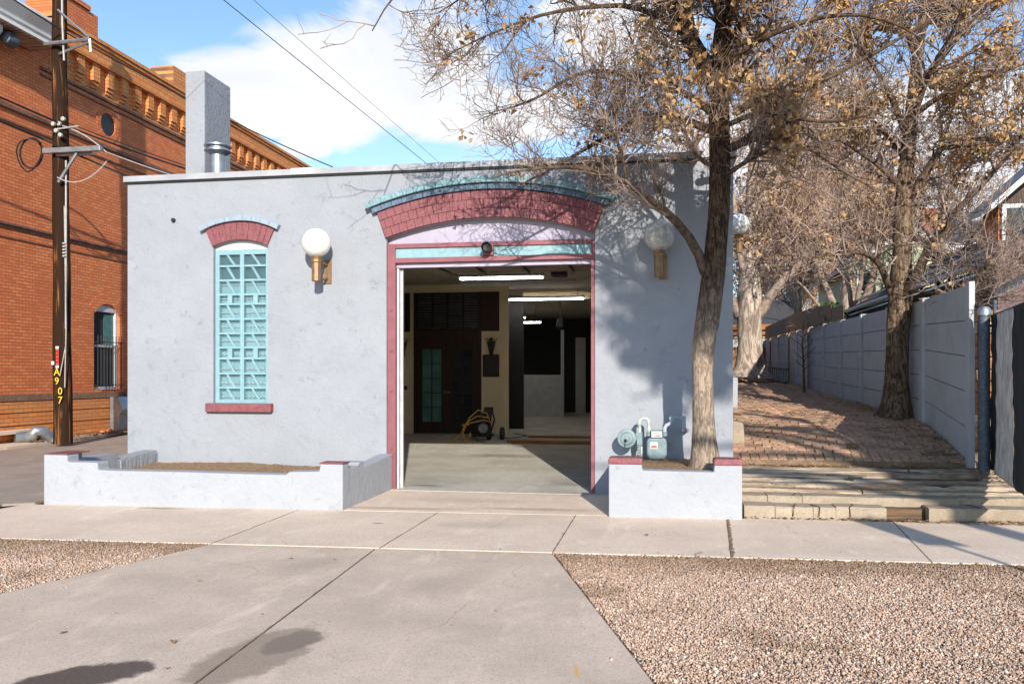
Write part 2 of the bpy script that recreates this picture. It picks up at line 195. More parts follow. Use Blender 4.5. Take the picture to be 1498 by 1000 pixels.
M['asphalt']=concrete('old_asphalt',(.42,.345,.28),(.32,.265,.215),fine=90,bs=.5)
M['walk']=concrete('sidewalk_concrete',(.82,.655,.51),(.71,.56,.435),stains=[(-5.75,9.1,.45,.10,.04,(.34,.22,.12),.8,False),(-1.9,8.6,.6,.3,.1,(.42,.33,.25),.4,False),(-3.0,9.55,1.3,.12,.04,(.42,.30,.18),.7,False),(-1.4,9.75,1.0,.14,.04,(.42,.30,.18),.7,False),(-2.3,10.3,1.2,.3,.0,(.50,.42,.33),.4,False),(-2.9,8.55,.10,.05,0,(.2,.14,.11),.9,False),(1.9,7.62,2.0,.05,.04,(.80,.72,.64),.5,False)],fine=80)
M['drive']=concrete('driveway_concrete',(.73,.58,.45),(.58,.46,.355),stains=[(-2.93,3.92,.42,.20,.75,(.085,.06,.045),.97,True),(-2.20,4.42,.27,.62,-.18,(.27,.20,.14),.72,True),(-2.10,4.66,.15,.26,-.2,(.17,.125,.09),.6,True),
   (-1.5,6.3,.3,.8,-.3,(.38,.29,.215),.35,False),(-2.8,6.6,.25,.8,-.5,(.38,.29,.215),.3,False),(-1.75,5.2,.5,.5,0,(.40,.31,.23),.3,False),(-3.5,5.2,.5,.35,0,(.42,.33,.25),.3,False),(-.42,4.45,.02,.14,.15,(.72,.42,.10),.9,False)],fine=75)
M['floor']=concrete('garage_floor',(.60,.56,.48),(.44,.42,.37),stains=[(-2.4,9.75,1.2,.16,.02,(.30,.22,.12),.8,False),(-3.2,11.6,.45,.10,.0,(.10,.08,.06),.7,False),(-2.3,13.0,1.1,1.2,0,(.62,.60,.52),.5,False),(-3.0,16.2,.9,.6,0,(.16,.14,.11),.6,False)],fine=60)
M['timberA']=woodmat('weathered_timber',(.50,.405,.30),(.20,.14,.095),axis=0,scale=4)
M['kerb']=concrete('broken_kerb',(.41,.335,.25),(.30,.235,.17),fine=70,bs=.5)
M['fence']=simple('grey_fence_paint',(.49,.49,.49),(.41,.41,.415),scale=3,rough=.8,bs=.12,lo=.4,hi=.75)
M['fencepost']=simple('grey_post_paint',(.50,.50,.515),(.44,.44,.45),scale=3,rough=.75,bs=.2)
M['cardboard']=simple('brown_board',(.31,.20,.12),(.25,.16,.10),scale=5,rough=.9,bs=.2)
M['woodd']=woodmat('dark_wood',(.035,.010,.007),(.02,.006,.005),axis=2,rough=.6)
M['cream']=simple('cream_wall',(.82,.68,.46),(.76,.62,.41),scale=3,rough=.9,bs=.1)
M['ceil']=simple('ceiling_tile',(.62,.54,.42),(.52,.44,.34),scale=4,rough=.95)
M['rust']=simple('rusty_door',(.33,.27,.22),(.15,.06,.03),scale=3,rough=.9,lo=.5,hi=.62,stretch=(1,3,1))
M['greyw']=simple('grey_partition',(.45,.45,.46),(.38,.38,.39),scale=3,rough=.9)
M['teal']=simple('teal_glass',(.10,.26,.24),(.07,.18,.17),scale=2,rough=.15,bs=0)
M['pane']=simple('window_pane',(.035,.045,.05),(.02,.03,.035),scale=2,rough=.08,bs=0)
M['wpane']=simple('teal_window_pane',(.26,.48,.53),(.20,.40,.45),scale=5,rough=.3,bs=.1,stretch=(9,1,.6))
M['wpd']=simple('dark_teal_pane',(.03,.09,.10),(.02,.06,.07),rough=.1,bs=0)
M['tube']=emis('lit_tube',(1,.97,.9),17)
M['orangewood']=woodmat('plank_wood',(.40,.16,.05),(.24,.09,.03),axis=0,scale=3)
M['woodf']=woodmat('orange_fence_wood',(.42,.19,.06),(.22,.09,.03),axis=2,scale=3)
M['brown']=simple('brown_siding',(.085,.055,.042),(.06,.04,.03),scale=3,stretch=(9,9,.5),rough=.8)
M['mauves']=simple('mauve_siding',(.16,.10,.10),(.12,.08,.08),scale=3,stretch=(9,9,.5),rough=.8)
M['shingle']=simple('shingles',(.10,.10,.11),(.06,.06,.065),scale=14,fine=40,rough=.95)
M['siding']=simple('green_siding',(.62,.66,.46),(.55,.59,.41),scale=3,rough=.8,stretch=(.3,.3,14),bs=.6,bd=.02)
M['bluepipe']=simple('blue_grey_post',(.13,.17,.21),(.09,.12,.15),scale=9,rough=.55,fine=30)
M['tarp']=simple('black_mesh_fabric',(.02,.025,.027),(.012,.016,.018),scale=12,rough=.85,stretch=(1,1,.3))
M['tarpw']=simple('white_fabric',(.80,.79,.74),(.66,.65,.60),scale=5,rough=.85,stretch=(1,1,.4),fine=12)
M['hose']=simple('yellow_hose',(.62,.38,.07),rough=.5); M['cable']=simple('cable',(.015,.015,.016),rough=.6); M['cablew']=simple('pale_cable',(.45,.44,.42),rough=.6)
M['green']=simple('evergreen',(.035,.06,.02),(.06,.09,.025),scale=4,rough=.9)
M['bag']=simple('ladder_metal',(.20,.21,.22),rough=.5,metal=.5)
# ---------------------------------------------------------------- objects
def mesh(name,V,F,mat,parent=None,smooth=False,attr=None,loc=None):
    me=bpy.data.meshes.new(name); 
    if isinstance(V,np.ndarray) and isinstance(F,np.ndarray):
        k=F.shape[1]; me.vertices.add(len(V)); me.vertices.foreach_set('co',V.astype(np.float32).ravel())
        me.loops.add(F.size); me.loops.foreach_set('vertex_index',F.astype(np.int32).ravel()); me.polygons.add(len(F))
        me.polygons.foreach_set('loop_start',np.arange(0,F.size,k,dtype=np.int32)); me.update(calc_edges=True)
    else: me.from_pydata([tuple(v) for v in V],[],F)
    me.materials.append(mat)
    if attr is not None:
        a=me.attributes.new('rnd','FLOAT','POINT'); a.data.foreach_set('value',np.asarray(attr,dtype=np.float32))
    if smooth: me.polygons.foreach_set('use_smooth',[True]*len(me.polygons))
    me.update(); o=bpy.data.objects.new(name,me); C.objects.link(o)
    if parent is not None:
        o.parent=parent; o.matrix_parent_inverse=Matrix.Translation(-Vector(parent.get('org',(0,0,0)))) 
    return o
def thing(name,label,cat,loc=(0,0,0),group=None):
    o=bpy.data.objects.new(name,None); C.objects.link(o); o.location=loc; o.empty_display_size=.2; o['org']=loc
    tag(o,label,cat,group); return o
def tag(o,label,cat,group=None,kind=None):
    if label: o['label']=label
    if cat: o['category']=cat
    if group: o['group']=group
    if kind: o['kind']=kind
    return o
class MB:
    def __init__(s): s.v=[]; s.f=[]; s.a=[]
    def add(s,V,F,r=None):
        n=len(s.v); s.v+= [tuple(v) for v in V]; s.f+=[tuple(i+n for i in f) for f in F]; s.a+=[random.random() if r is None else r]*len(V); return s
    def box(s,x0,x1,y0,y1,z0,z1,rz=0,o=None,jit=0):
        V=[(x,y,z) for x in (x0,x1) for y in (y0,y1) for z in (z0,z1)]
        if jit: V=[tuple(c+random.uniform(-jit,jit) for c in v) for v in V]
        if rz:
            cx,cy=o or ((x0+x1)/2,(y0+y1)/2); c,q=math.cos(rz),math.sin(rz)
            V=[(cx+(x-cx)*c-(y-cy)*q,cy+(x-cx)*q+(y-cy)*c,z) for x,y,z in V]
        return s.add(V,[(0,1,3,2),(4,6,7,5),(0,4,5,1),(2,3,7,6),(0,2,6,4),(1,5,7,3)])
    def prism(s,poly,f0,f1):      # poly list of 2D, f0/f1 map (u,v)->3D
        n=len(poly); V=[f0(*p) for p in poly]+[f1(*p) for p in poly]
        return s.add(V,[tuple(range(n))[::-1],tuple(range(n,2*n))]+[(i,(i+1)%n,n+(i+1)%n,n+i) for i in range(n)])
    def tube(s,P,r,k=8,cap=True):
        P=[Vector(p) for p in P]; n=len(P); R=r if isinstance(r,(list,tuple)) else [r]*n; V=[]; up=None
        for i,p in enumerate(P):
            t=(P[min(i+1,n-1)]-P[max(i-1,0)]).normalized()
            if up is None: up=Vector((0,0,1)) if abs(t.z)<.9 else Vector((1,0,0))
            a=t.cross(up).normalized(); b=a.cross(t).normalized(); up=b
            for j in range(k):
                q=2*PI*j/k; V.append(p+(a*math.cos(q)+b*math.sin(q))*R[i])
        F=[(i*k+j,i*k+(j+1)%k,(i+1)*k+(j+1)%k,(i+1)*k+j) for i in range(n-1) for j in range(k)]
        if cap: F+= [tuple(range(k)),tuple(range((n-1)*k,n*k))[::-1]]
        return s.add(V,F)
    def lathe(s,prof,c,axis='z',k=24,a=None):   # prof [(r,h)]
        V=[];n=len(prof)
        for r,h in prof:
            for j in range(k):
                q=2*PI*j/k; u,w=r*math.cos(q),r*math.sin(q)
                V.append({'z':(c[0]+u,c[1]+w,c[2]+h),'y':(c[0]+u,c[1]+h,c[2]+w),'x':(c[0]+h,c[1]+u,c[2]+w)}[axis])
        F=[(i*k+j,i*k+(j+1)%k,(i+1)*k+(j+1)%k,(i+1)*k+j) for i in range(n-1) for j in range(k)]+[tuple(range(k)),tuple(range((n-1)*k,n*k))[::-1]]
        return s.add(V,F)
    def plate(s,outer,holes,f0,f1):
        loops=[outer]+holes; tr=geometry.tessellate_polygon([[Vector((u,v,0)) for u,v in l] for l in loops]); fl=[p for l in loops for p in l]; n=len(fl)
        V=[f0(*p) for p in fl]+[f1(*p) for p in fl]; F=[tuple(t) for t in tr]+[tuple(i+n for i in t)[::-1] for t in tr]; b=0
        for l in loops:
            for i in range(len(l)): j=(i+1)%len(l); F.append((b+i,b+j,b+j+n,b+i+n))
            b+=len(l)
        return s.add(V,F)
    def build(s,name,mat,parent=None,bevel=0,smooth=False,attr=False,seg=2):
        o=mesh(name,s.v,s.f,mat,parent,smooth,s.a if attr else None)
        import bmesh; b=bmesh.new(); b.from_mesh(o.data); bmesh.ops.recalc_face_normals(b,faces=b.faces); b.to_mesh(o.data); b.free()
        if bevel:
            m=o.modifiers.new('b','BEVEL'); m.width=bevel; m.segments=seg; m.limit_method='ANGLE'; m.angle_limit=.7
        if smooth==2: pass
        return o
def B(*a,**k): return MB().box(*a,**k)
def sm(o,ang=40):
    o.data.polygons.foreach_set('use_smooth',[True]*len(o.data.polygons)); o.data.set_sharp_from_angle(angle=math.radians(ang)); return o
def struct(o,label=None,cat=None): return tag(o,label,cat,kind='structure')
def arc(cx,cz,r,a0,a1,n): return [(cx+r*math.sin(a0+(a1-a0)*i/n),cz+r*math.cos(a0+(a1-a0)*i/n)) for i in range(n+1)]
def sub(poly,step=.25):      # subdivide outline
    out=[]
    for i in range(len(poly)):
        a,b=poly[i],poly[(i+1)%len(poly)]; L=math.dist(a,b); k=max(1,int(L/step)); out+=[(a[0]+(b[0]-a[0])*j/k,a[1]+(b[1]-a[1])*j/k) for j in range(k)]
    return out
# ================================================================ GROUND
FY=11.15
def zp(Y): return float(np.interp(Y,[9,9.5,11.2,11.3,12,13.2,17,20.4,24,31,34],[0,0,.40,.50,.70,.90,1.05,1.15,1.31,1.49,1.52]))
gr=MB().add([(-400,-300,-.05),(400,-300,-.05),(400,600,-.05),(-400,600,-.05)],[(0,1,2,3)]).build('ground',M['ground']); struct(gr)
# driveway: slabs with open joints over the ground
def slabs(name,polys,mat,z0,z1,gap=.004,bev=.006):
    m=MB()
    for p in polys:
        cx=sum(q[0] for q in p)/len(p); cy=sum(q[1] for q in p)/len(p)
        q=[]
        n=len(p)
        for i in range(n):   # inset
            a,b,c=Vector(p[i-1]),Vector(p[i]),Vector(p[(i+1)%n]); e1=(b-a).normalized(); e2=(c-b).normalized()
            n1=Vector((-e1.y,e1.x)); n2=Vector((-e2.y,e2.x)); s=1 if ((b-a).x*(c-b).y-(b-a).y*(c-b).x)>0 else -1
            d=(n1+n2); d=d.normalized()*gap/max(.3,math.cos(n1.angle(n2)/2)) if d.length>1e-6 else n1*gap
            q.append(tuple(b+d))
        m.prism(q,lambda u,v:(u,v,z0),lambda u,v:(u,v,z1))
    o=m.build(name,mat,bevel=bev); struct(o); return o
def swf(X): return 7.40+.045*(X+.91)
def swb(X): return 9.36+.047*(X+2.46)
slabs('driveway',[[(-5.9,.5),(-2.05,.5),(-2.30,3.94),(-2.50,swf(-2.5)-.01),(-4.07,swf(-4.07)-.01),(-4.62,5.34)],[(-2.05,.5),(1.35,.5),(-.01,4.33),(-.91,swf(-.91)-.01),(-2.5,swf(-2.5)-.01),(-2.30,3.94)]],M['drive'],-.04,.002,bev=.003,gap=.007)
js=[(-14,-13.9),(-10.5,-10.45),(-7.62,-7.55),(-4.07,-4.10),(-2.47,-2.46),(-.91,-.90),(.62,.74),(2.25,2.47),(3.9,4.2),(6,6.4),(9,9.4)]
slabs('sidewalk',[[(js[i][0],swf(js[i][0])),(js[i+1][0],swf(js[i+1][0])),(js[i+1][1],swb(js[i+1][1])),(js[i][1],swb(js[i][1]))] for i in range(2,len(js)-1)],M['walk'],-.03,.004,gap=.005,bev=.003)
cr_=MB()
for k in range(40):
    t=k/39; x=.635+.12*t+random.uniform(-.008,.008); y=7.50+2.03*t; cr_.box(x-.012,x+.010+random.uniform(0,.01),y-.03,y+.03,0,.0065,jit=.004)
struct(cr_.build('sidewalk_crack_filler',M['dirt'])); 
slabs('driveway_apron',[[(-3.78,swb(-3.7)),(-.36,swb(-.5)),(-.36,11.06),(-3.78,11.06)]],M['walk'],-.03,.006)
struct(B(-7.2,.6,11.08,37.5,-.04,.008).build('floor',M['floor']))
al=MB().plate(sub([(-13.75,-6),(-7.6,-6),(-7.6,7.5),(-7.75,8.2),(-7.85,9.1),(-7.56,9.3),(-7.56,60),(-14.0,60)],1.5),[],lambda u,v:(u,v,-.03),lambda u,v:(u,v,-.004)).build('alley_road',M['asphalt']); struct(al)
# far-side kerb strip by the orange building
kb=MB(); P=[]
for i in range(60):
    y=6+i*.9; x=-13.62-(.0 if y<17 else min(.75,(y-17)*.17))+random.uniform(-.04,.04); P.append((x,y))
poly=P+[(-14.6,P[-1][1]),(-14.6,P[0][1])]
struct(MB().plate(poly,[],lambda u,v:(u,v,-.03),lambda u,v:(u,v,.05)).build('kerb_strip',M['walk'],bevel=.015))
struct(MB().plate([(p[0]-.02,p[1]) if i<60 else p for i,p in enumerate([(x-.45,y) for x,y in P if y>16.8]+[(-14.6,59),(-14.6,17)])],[],lambda u,v:(u,v,.0),lambda u,v:(u,v,.075)).build('dirt_strip',M['dirt']))
# patio bricks on the rising ground
pb=MB(); Y=11.3; row=0
soil=MB(); ys=[11.12,11.29]+[11.3+.5*i for i in range(44)]
for i in range(len(ys)-1):
    a,b=ys[i],ys[i+1]; za,zb=(.40 if a<11.295 else zp(a)-.022),(.40 if b<11.295 else zp(b)-.022); soil.add([(.9,a,za),(5.2,a,za),(5.2,b,zb),(.9,b,zb)],[(0,1,2,3)])
struct(soil.build('yard_ground',M['dirt']))
V=[]
while Y<31:
    soldier=row==0; lx=.115 if soldier else .215; ly=.20 if soldier else .112
    x=.95+(0 if row%2 else -.1)*(not soldier)
    off=.035*math.sin(Y*2.1)
    while x<3.76:
        if not (row>0 and random.random()<.012):
            x0=max(x,.95)+.004; x1=min(x+lx,3.78)-.004
            if x1-x0>.03:
                w=.012*math.sin(x*3+Y*1.7)+.01*math.sin(x*7.3-Y*2.9); z=[zp(Y+.004),zp(Y+ly-.004)]; h=random.uniform(-.006,.006)+w; t1,t2=random.uniform(-.005,.005),random.uniform(-.005,.005)
                a=random.uniform(-.05,.05) ; dx=a*.1; yy0,yy1=Y+.004+random.uniform(0,.004),Y+ly-.005
                vs=[(x0,yy0,z[0]+h-t1-t2),(x1,yy0,z[0]+h+t1-t2),(x1+dx,yy1,z[1]+h+t1+t2),(x0+dx,yy1,z[1]+h-t1+t2)]
                e=.006; top=[(vs[0][0]+e,vs[0][1]+e,vs[0][2]),(vs[1][0]-e,vs[1][1]+e,vs[1][2]),(vs[2][0]-e,vs[2][1]-e,vs[2][2]),(vs[3][0]+e,vs[3][1]-e,vs[3][2])]
                mid=[(p[0],p[1],p[2]-.007) for p in vs]; lo=[(p[0],p[1],p[2]-.07) for p in vs]
                pb.add(top+mid+lo,[(0,1,2,3)]+[(4+i,4+(i+1)%4,(i+1)%4,i) for i in range(4)]+[(8+i,8+(i+1)%4,4+(i+1)%4,4+i) for i in range(4)],random.random() if not soldier else .15+.7*random.random())
        x+=lx
    Y+=ly; row+=1
struct(pb.build('brick_path',M['paver'],attr=True))
# timber and kerb steps
def rough_beam(m,x0,x1,y0,y1,z0,z1,amp=.008,seg=.07,crk=0):
    n=max(2,int((x1-x0)/seg)); rings=[]
    k0=random.random()*9
    for i in range(n+1):
        x=x0+(x1-x0)*i/n; w=amp*(math.sin(x*5+k0)+random.uniform(-1,1)*.8); c=random.uniform(.010,.026)
        d=random.uniform(0,.012) if random.random()<.2 else 0
        yb=y0+w; rings.append([(x,yb,z0),(x,yb+random.uniform(-1,1)*.003,z1-c-d),(x,yb+c,z1+w*.25-d*.6),(x,(y0+y1)/2,z1+random.uniform(-1,1)*amp*.5),(x,y1-.008,z1+w*.4),(x,y1,z1-.02),(x,y1,z0)])
    k=7; V=[p for r in rings for p in r]; F=[(i*k+j,i*k+j+1,(i+1)*k+j+1,(i+1)*k+j) for i in range(n) for j in range(k-1)]+[tuple(range(k)),tuple(range(n*k,n*k+k))[::-1]]
    m.add(V,F)
st=thing('garden_steps','cracked weathered timber and kerb steps rising from the sidewalk to the brick path','steps',(2.8,10.2,0))
for _ in range(14):
    x=random.uniform(1,4.9); y=random.uniform(10.25,11.05); zz=float(np.interp(y,[10.22,10.4,10.41,10.57,10.58,10.70,10.71,10.85,10.86,10.98,10.99,11.12],[.25,.25,.29,.29,.325,.325,.355,.355,.39,.39,.415,.415])); B(x,x+random.uniform(.08,.6),y,y+random.uniform(.004,.012),zz-.02,zz+.003,jit=.004).build('split',M['black'],st)
for (x0,y0,z0,k,sd) in ((1.45,9.56,.136,6,1),(1.72,9.56,.136,6,-1),(2.05,9.6,.136,7,1),(1.5,9.93,.206,6,1),(4.1,9.93,.206,6,1),(3.4,9.74,.143,6,-1)):
    ck=MB(); P=[(x0-.002,y0-.003+.02,z0-.10)]+[(x0+.0+sd*.012*i+random.uniform(-.012,.012),y0+.03+.04*i,z0+.003) for i in range(k)]; ck.tube(P,.0045,4); ck.build('crack',M['black'],st)
k1=MB(); xs=[.93,1.26,1.44,1.66,1.90,2.42]; 
for a,b in zip(xs,xs[1:]): rough_beam(k1,a+.004,b-.004,9.55+.07*(a-.9)+random.uniform(0,.01),9.9+.0*a,-.02,.135+random.uniform(-.006,.004),.005)
rough_beam(k1,2.86,5.2,9.69,9.98,-.02,.142,.005)
k1.build('front_kerb',M['kerb'],st)
k1=MB(); rough_beam(k1,2.43,2.85,9.80,9.98,-.02,.11,.012); k1.build('rotten_timber',M['rotten'],st)
k2=MB(); xs=[.93,1.22,1.60,3.25,3.75,5.2]
for a,b in zip(xs,xs[1:]): rough_beam(k2,a+.005,b-.005,9.90+.05*(a-.9),10.26,.0,.205+random.uniform(-.006,.006),.006)
k2.build('second_kerb',M['kerb'],st)
for (ya,yb,z,x0,x1) in ((10.22,10.40,.25,.93,2.3),(10.24,10.40,.243,2.32,5.2),(10.41,10.57,.29,.93,5.2),(10.58,10.70,.325,.93,5.2),(10.71,10.85,.355,.93,2.25),(10.71,10.85,.362,3.75,5.2),(10.86,10.98,.39,.93,5.2),(10.99,11.12,.415,.93,3.0),(10.99,11.12,.41,3.02,5.2)):
    t=MB(); rough_beam(t,x0,x1,ya,yb-.006,z-.16,z+random.uniform(-.008,.006),.010); t.build('timber',M['timberA'],st)
B(2.26,3.74,10.715,10.845,.2,.315).build('rotten_gap',M['black'],st)
lt=MB()
def bits(m,n,xr,yr,zf,s=(.012,.035)):
    for _ in range(n):
        x,y=random.uniform(*xr),random.uniform(*yr); a=random.random()*6.3; r=random.uniform(*s); z=zf(x,y)+random.uniform(.002,.02)
        c,q=math.cos(a)*r,math.sin(a)*r; t=random.uniform(-.4,.4)*r
        m.add([(x-c,y-q,z),(x+q*.5,y-c*.5,z+abs(t)),(x+c,y+q,z+t*.3),(x-q*.5,y+c*.5,z+abs(t)*.5)],[(0,1,2,3)])
bits(lt,2600,(.95,5.0),(11.13,11.29),lambda x,y:.405)
bits(lt,500,(.95,5.0),(9.52,9.62),lambda x,y:.004); bits(lt,300,(3.0,4.9),(9.6,9.75),lambda x,y:.006)
bits(lt,500,(1.0,3.75),(11.3,17),lambda x,y:zp(y)+.006,(.01,.03)); bits(lt,700,(3.35,3.75),(11.3,17),lambda x,y:zp(y)+.006)
bits(lt,350,(1.2,3.0),(10.24,10.3),lambda x,y:.25,(.008,.02)); bits(lt,250,(3.6,5.2),(10.3,11.1),lambda x,y:.42)
bits(lt,1500,(-14.45,-13.7),(16.9,23),lambda x,y:.08,(.02,.06)); bits(lt,350,(-8.6,-7.6),(11.6,13.5),lambda x,y:0,(.02,.05))
bits(lt,260,(-7.3,-3.7),(9.4,11.1),lambda x,y:.325,(.008,.025)); bits(lt,260,(-.35,.8),(9.6,11.1),lambda x,y:.49,(.008,.025))
bits(lt,60,(-5,3),(4,9),lambda x,y:.0,(.006,.014)); bits(lt,500,(0,4.2),(6.9,7.5),lambda x,y:.0,(.008,.02))
tag(lt.build('fallen_leaves',M['litter'],attr=True),'brown fallen leaves and bits scattered over the ground','leaves',kind='stuff')
# cracks and grit on the paving
def ribbon(m,P,w,z):
    for a,b in zip(P,P[1:]):
        d=Vector((b[0]-a[0],b[1]-a[1])); 
        if d.length<1e-6: continue
        q=Vector((-d.y,d.x)).normalized()*w*random.uniform(.5,1.2); m.add([(a[0]-q.x,a[1]-q.y,z),(b[0]-q.x,b[1]-q.y,z),(b[0]+q.x,b[1]+q.y,z),(a[0]+q.x,a[1]+q.y,z)],[(0,1,2,3)])
def crackline(x,y,a,L,step=.05):
    P=[(x,y)]
    while L>0: a+=random.uniform(-.45,.45); x+=step*math.cos(a); y+=step*math.sin(a); P.append((x,y)); L-=step
    return P
cm=MB()
for (x,y,a,L,w) in ((-3.9,6.6,-.3,1.1,.0016),(-1.1,6.9,-1.3,.9,.0015),(-2.9,5.9,1.4,.8,.0014),(-1.5,4.9,.2,1.0,.0014)): ribbon(cm,crackline(x,y,a,L),w,.0035)
for (x,y,a,L) in ((-5.2,8.9,-.6,.9),(1.3,9.2,-1.0,.9),(-1.6,9.1,-1.9,.6)): ribbon(cm,crackline(x,y,a,L),.0016,.0055)
for a,b,w,z in (((-2.30,3.94),(-2.5,7.3),.0065,.0028),((-2.30,3.94),(-2.2,2.5),.0065,.0028)):
    n_=40; ribbon(cm,[(a[0]+(b[0]-a[0])*i/n_+random.uniform(-.0025,.0025),a[1]+(b[1]-a[1])*i/n_) for i in range(n_+1)],w,z)
for k in (3,4,5,7):
    a=(js[k][0],swf(js[k][0])); b=(js[k][1],swb(js[k][1])); n_=30; ribbon(cm,[(a[0]+(b[0]-a[0])*i/n_+random.uniform(-.002,.002),a[1]+(b[1]-a[1])*i/n_) for i in range(n_+1)],.0055,.0048)
struct(cm.build('pavement_cracks',M['dirt']))
gt=MB(); bits(gt,900,(-7,3.5),(3.9,9.3),lambda x,y:.004,(.003,.007)); bits(gt,500,(-4.2,-.8),(7.15,7.4),lambda x,y:.003,(.003,.008)); bits(gt,12,(-4,.5),(4,9),lambda x,y:.004,(.02,.035)); bits(gt,1,(-2.78,-2.76),(4.5,4.52),lambda x,y:.004,(.035,.036))
tag(gt.build('grit',M['litter'],attr=True),'small grit, crumbs and stray leaf bits on the concrete','grit',kind='stuff')
# gravel
def stones(name,label,n,inside,xr,yr):
    x=RNG.uniform(xr[0],xr[1],n); y=RNG.uniform(yr[0],yr[1],n); k=inside(x,y); x,y=x[k],y[k]; n=len(x)
    base=np.array([(1,0,0),(-1,0,0),(0,1,0),(0,-1,0),(0,0,1),(0,0,-1),(.62,.62,.5),(-.62,.6,-.5)][:6],float)
    F=np.array([(0,2,4),(2,1,4),(1,3,4),(3,0,4),(2,0,5),(1,2,5),(3,1,5),(0,3,5)])
    r=RNG.uniform(.0035,.0092,n)*(1+.9*(RNG.random(n)<.06)); sc=RNG.uniform(.65,1.25,(n,1,3))*r[:,None,None]
    Vv=(base[None]+RNG.uniform(-.28,.28,(n,6,3)))*sc; a,b=RNG.uniform(0,6.3,n),RNG.uniform(-.9,.9,n)
    ca,sa,cb,sb=np.cos(a),np.sin(a),np.cos(b),np.sin(b)
    X=Vv[...,0]*ca[:,None]-Vv[...,1]*sa[:,None]; Yy=Vv[...,0]*sa[:,None]+Vv[...,1]*ca[:,None]; Z=Vv[...,2]
    Y2=Yy*cb[:,None]-Z*sb[:,None]; Z2=Yy*sb[:,None]+Z*cb[:,None]
    V=np.stack([X+x[:,None],Y2+y[:,None],Z2+(RNG.uniform(-.012,.006,n)-.004)[:,None]],-1).reshape(-1,3)
    FF=(F[None]+6*np.arange(n)[:,None,None]).reshape(-1,3)
    o=mesh(name,V,FF,M['stones'],attr=np.repeat(RNG.random(n),6)); tag(o,label,'gravel',kind='stuff'); return o
def inR(x,y):
    ex=np.interp(y,[.5,4.33,7.41],[1.35,-.01,-.91]); return ((x>ex+.01)&(y<swf(x)-.01))|((x>ex-.35)&(y<swf(x)+.2)&(RNG.random(len(x))<.004))
def inL(x,y):
    ex=np.interp(y,[.5,5.34,7.26],[-5.9,-4.62,-4.07]); return ((x<ex-.01)&(y<swf(x)-.01))|((x<ex+.3)&(y<swf(x)+.2)&(RNG.random(len(x))<.004))
stones('gravel','pinkish loose gravel filling the strip right of the driveway',230000,inR,(-1,4.3),(3.85,7.7))
stones('gravel','pinkish loose gravel in the corner left of the driveway',100000,inL,(-7.1,-4),(4.9,7.4))
struct(MB().add([(-7.5,.5,-.014),(-5.9,.5,-.014),(-4.62,5.34,-.014),(-4.07,7.26,-.014),(-7.5,7.1,-.014)],[(0,1,2,3,4)]).add([(1.35,.5,-.014),(9,.5,-.014),(9,7.8,-.014),(-.91,7.38,-.014),(-.01,4.33,-.014)],[(0,1,2,3,4)]).build('gravel_bed_ground',M['dirt']))
# ================================================================ GARAGE BUILDING
GB=thing('garage_building','single storey lavender grey stucco garage with open arched doorway','building',(-3.3,FY,0))
gar_hole=[(-3.66,0),(-3.66,3.43)]+arc(-2.235,-.68,4.35,-.3337,.3337,20)[1:-1]+[(-.81,3.43),(-.81,0)]
win_hole=[(-6.22,1.17),(-6.22,3.38)]+arc(-5.805,2.47,1.0,-.427,.427,10)[1:-1]+[(-5.39,3.38),(-5.39,1.17)]
outer=[(-7.56,4.34),(.95,4.34),(.95,-.02),(-.81,-.02)]+gar_hole[::-1]+[(-3.66,-.02),(-7.56,-.02)]
outer=[p for p in outer if not (p[1]==0)]
MB().plate(outer,[win_hole],lambda u,v:(u,FY,v),lambda u,v:(u,FY+.3,v)).build('wall',M['wall'],GB)
w=MB(); w.box(-7.56,-7.26,FY+.3,38,-.02,4.34); w.box(.63,.95,FY+.3,38,-.02,4.34); w.box(-7.26,.63,37.7,38,-.02,4.34); w.build('side_walls',M['wall'],GB)
B(-7.25,.62,FY+.31,37.69,4.12,4.26).build('roof',M['shingle'],GB)
cap=MB(); cap.box(-7.60,1.0,FY-.05,FY+.34,4.345,4.43); cap.box(-7.60,-7.22,FY+.34,38.05,4.345,4.43); cap.box(.60,1.0,FY+.34,38.05,4.345,4.43)
cap.build('roof_cap',M['fascia'],GB,bevel=.006)
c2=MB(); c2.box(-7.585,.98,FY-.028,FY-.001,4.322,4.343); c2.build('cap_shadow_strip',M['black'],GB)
B(-5.03,-4.68,FY-.055,FY+.1,4.35,4.438).build('cap_patch',M['white'],GB)
def voussoirs(cx,cz,r0,r1,a0,a1,n,y0,y1,gap=.0025,jit=.0025,off=0):
    m=MB(); da=(a1-a0)/n
    ed=[a0]+[a0+da*(i+off) for i in range(0 if off else 1,n)]+[a1]
    for p,q in zip(ed,ed[1:]):
        p2,q2=p+gap/r0/2,q-gap/r0/2; k=3; yj=y0+random.uniform(-jit,jit)
        rr0,rr1=r0+gap/2+random.uniform(-1,1)*jit*.5,r1-gap/2+random.uniform(-1,1)*jit*.5
        poly=arc(cx,cz,rr0,p2,q2,k)+arc(cx,cz,rr1,q2,p2,k); m.prism(poly,lambda u,v:(u,yj,v),lambda u,v:(u,y1,v))
    return m
def joinb(ms):
    o=MB()
    for m in ms: o.add(m.v,m.f)
    return o
ga=(-2.235,-.68)
joinb([voussoirs(*ga,4.352,4.475,-.3335,.3335,26,FY-.05,FY+.02),voussoirs(*ga,4.475,4.60,-.3335,.3335,26,FY-.05,FY+.02,off=.5),voussoirs(*ga,4.60,4.72,-.3335,.3335,26,FY-.05,FY+.02)]).build('door_arch',M['mauve'],GB,bevel=.004,seg=1)
voussoirs(*ga,4.722,4.80,-.345,.345,22,FY-.09,FY+.02).build('arch_drip_course',M['blue'],GB,bevel=.004,seg=1)
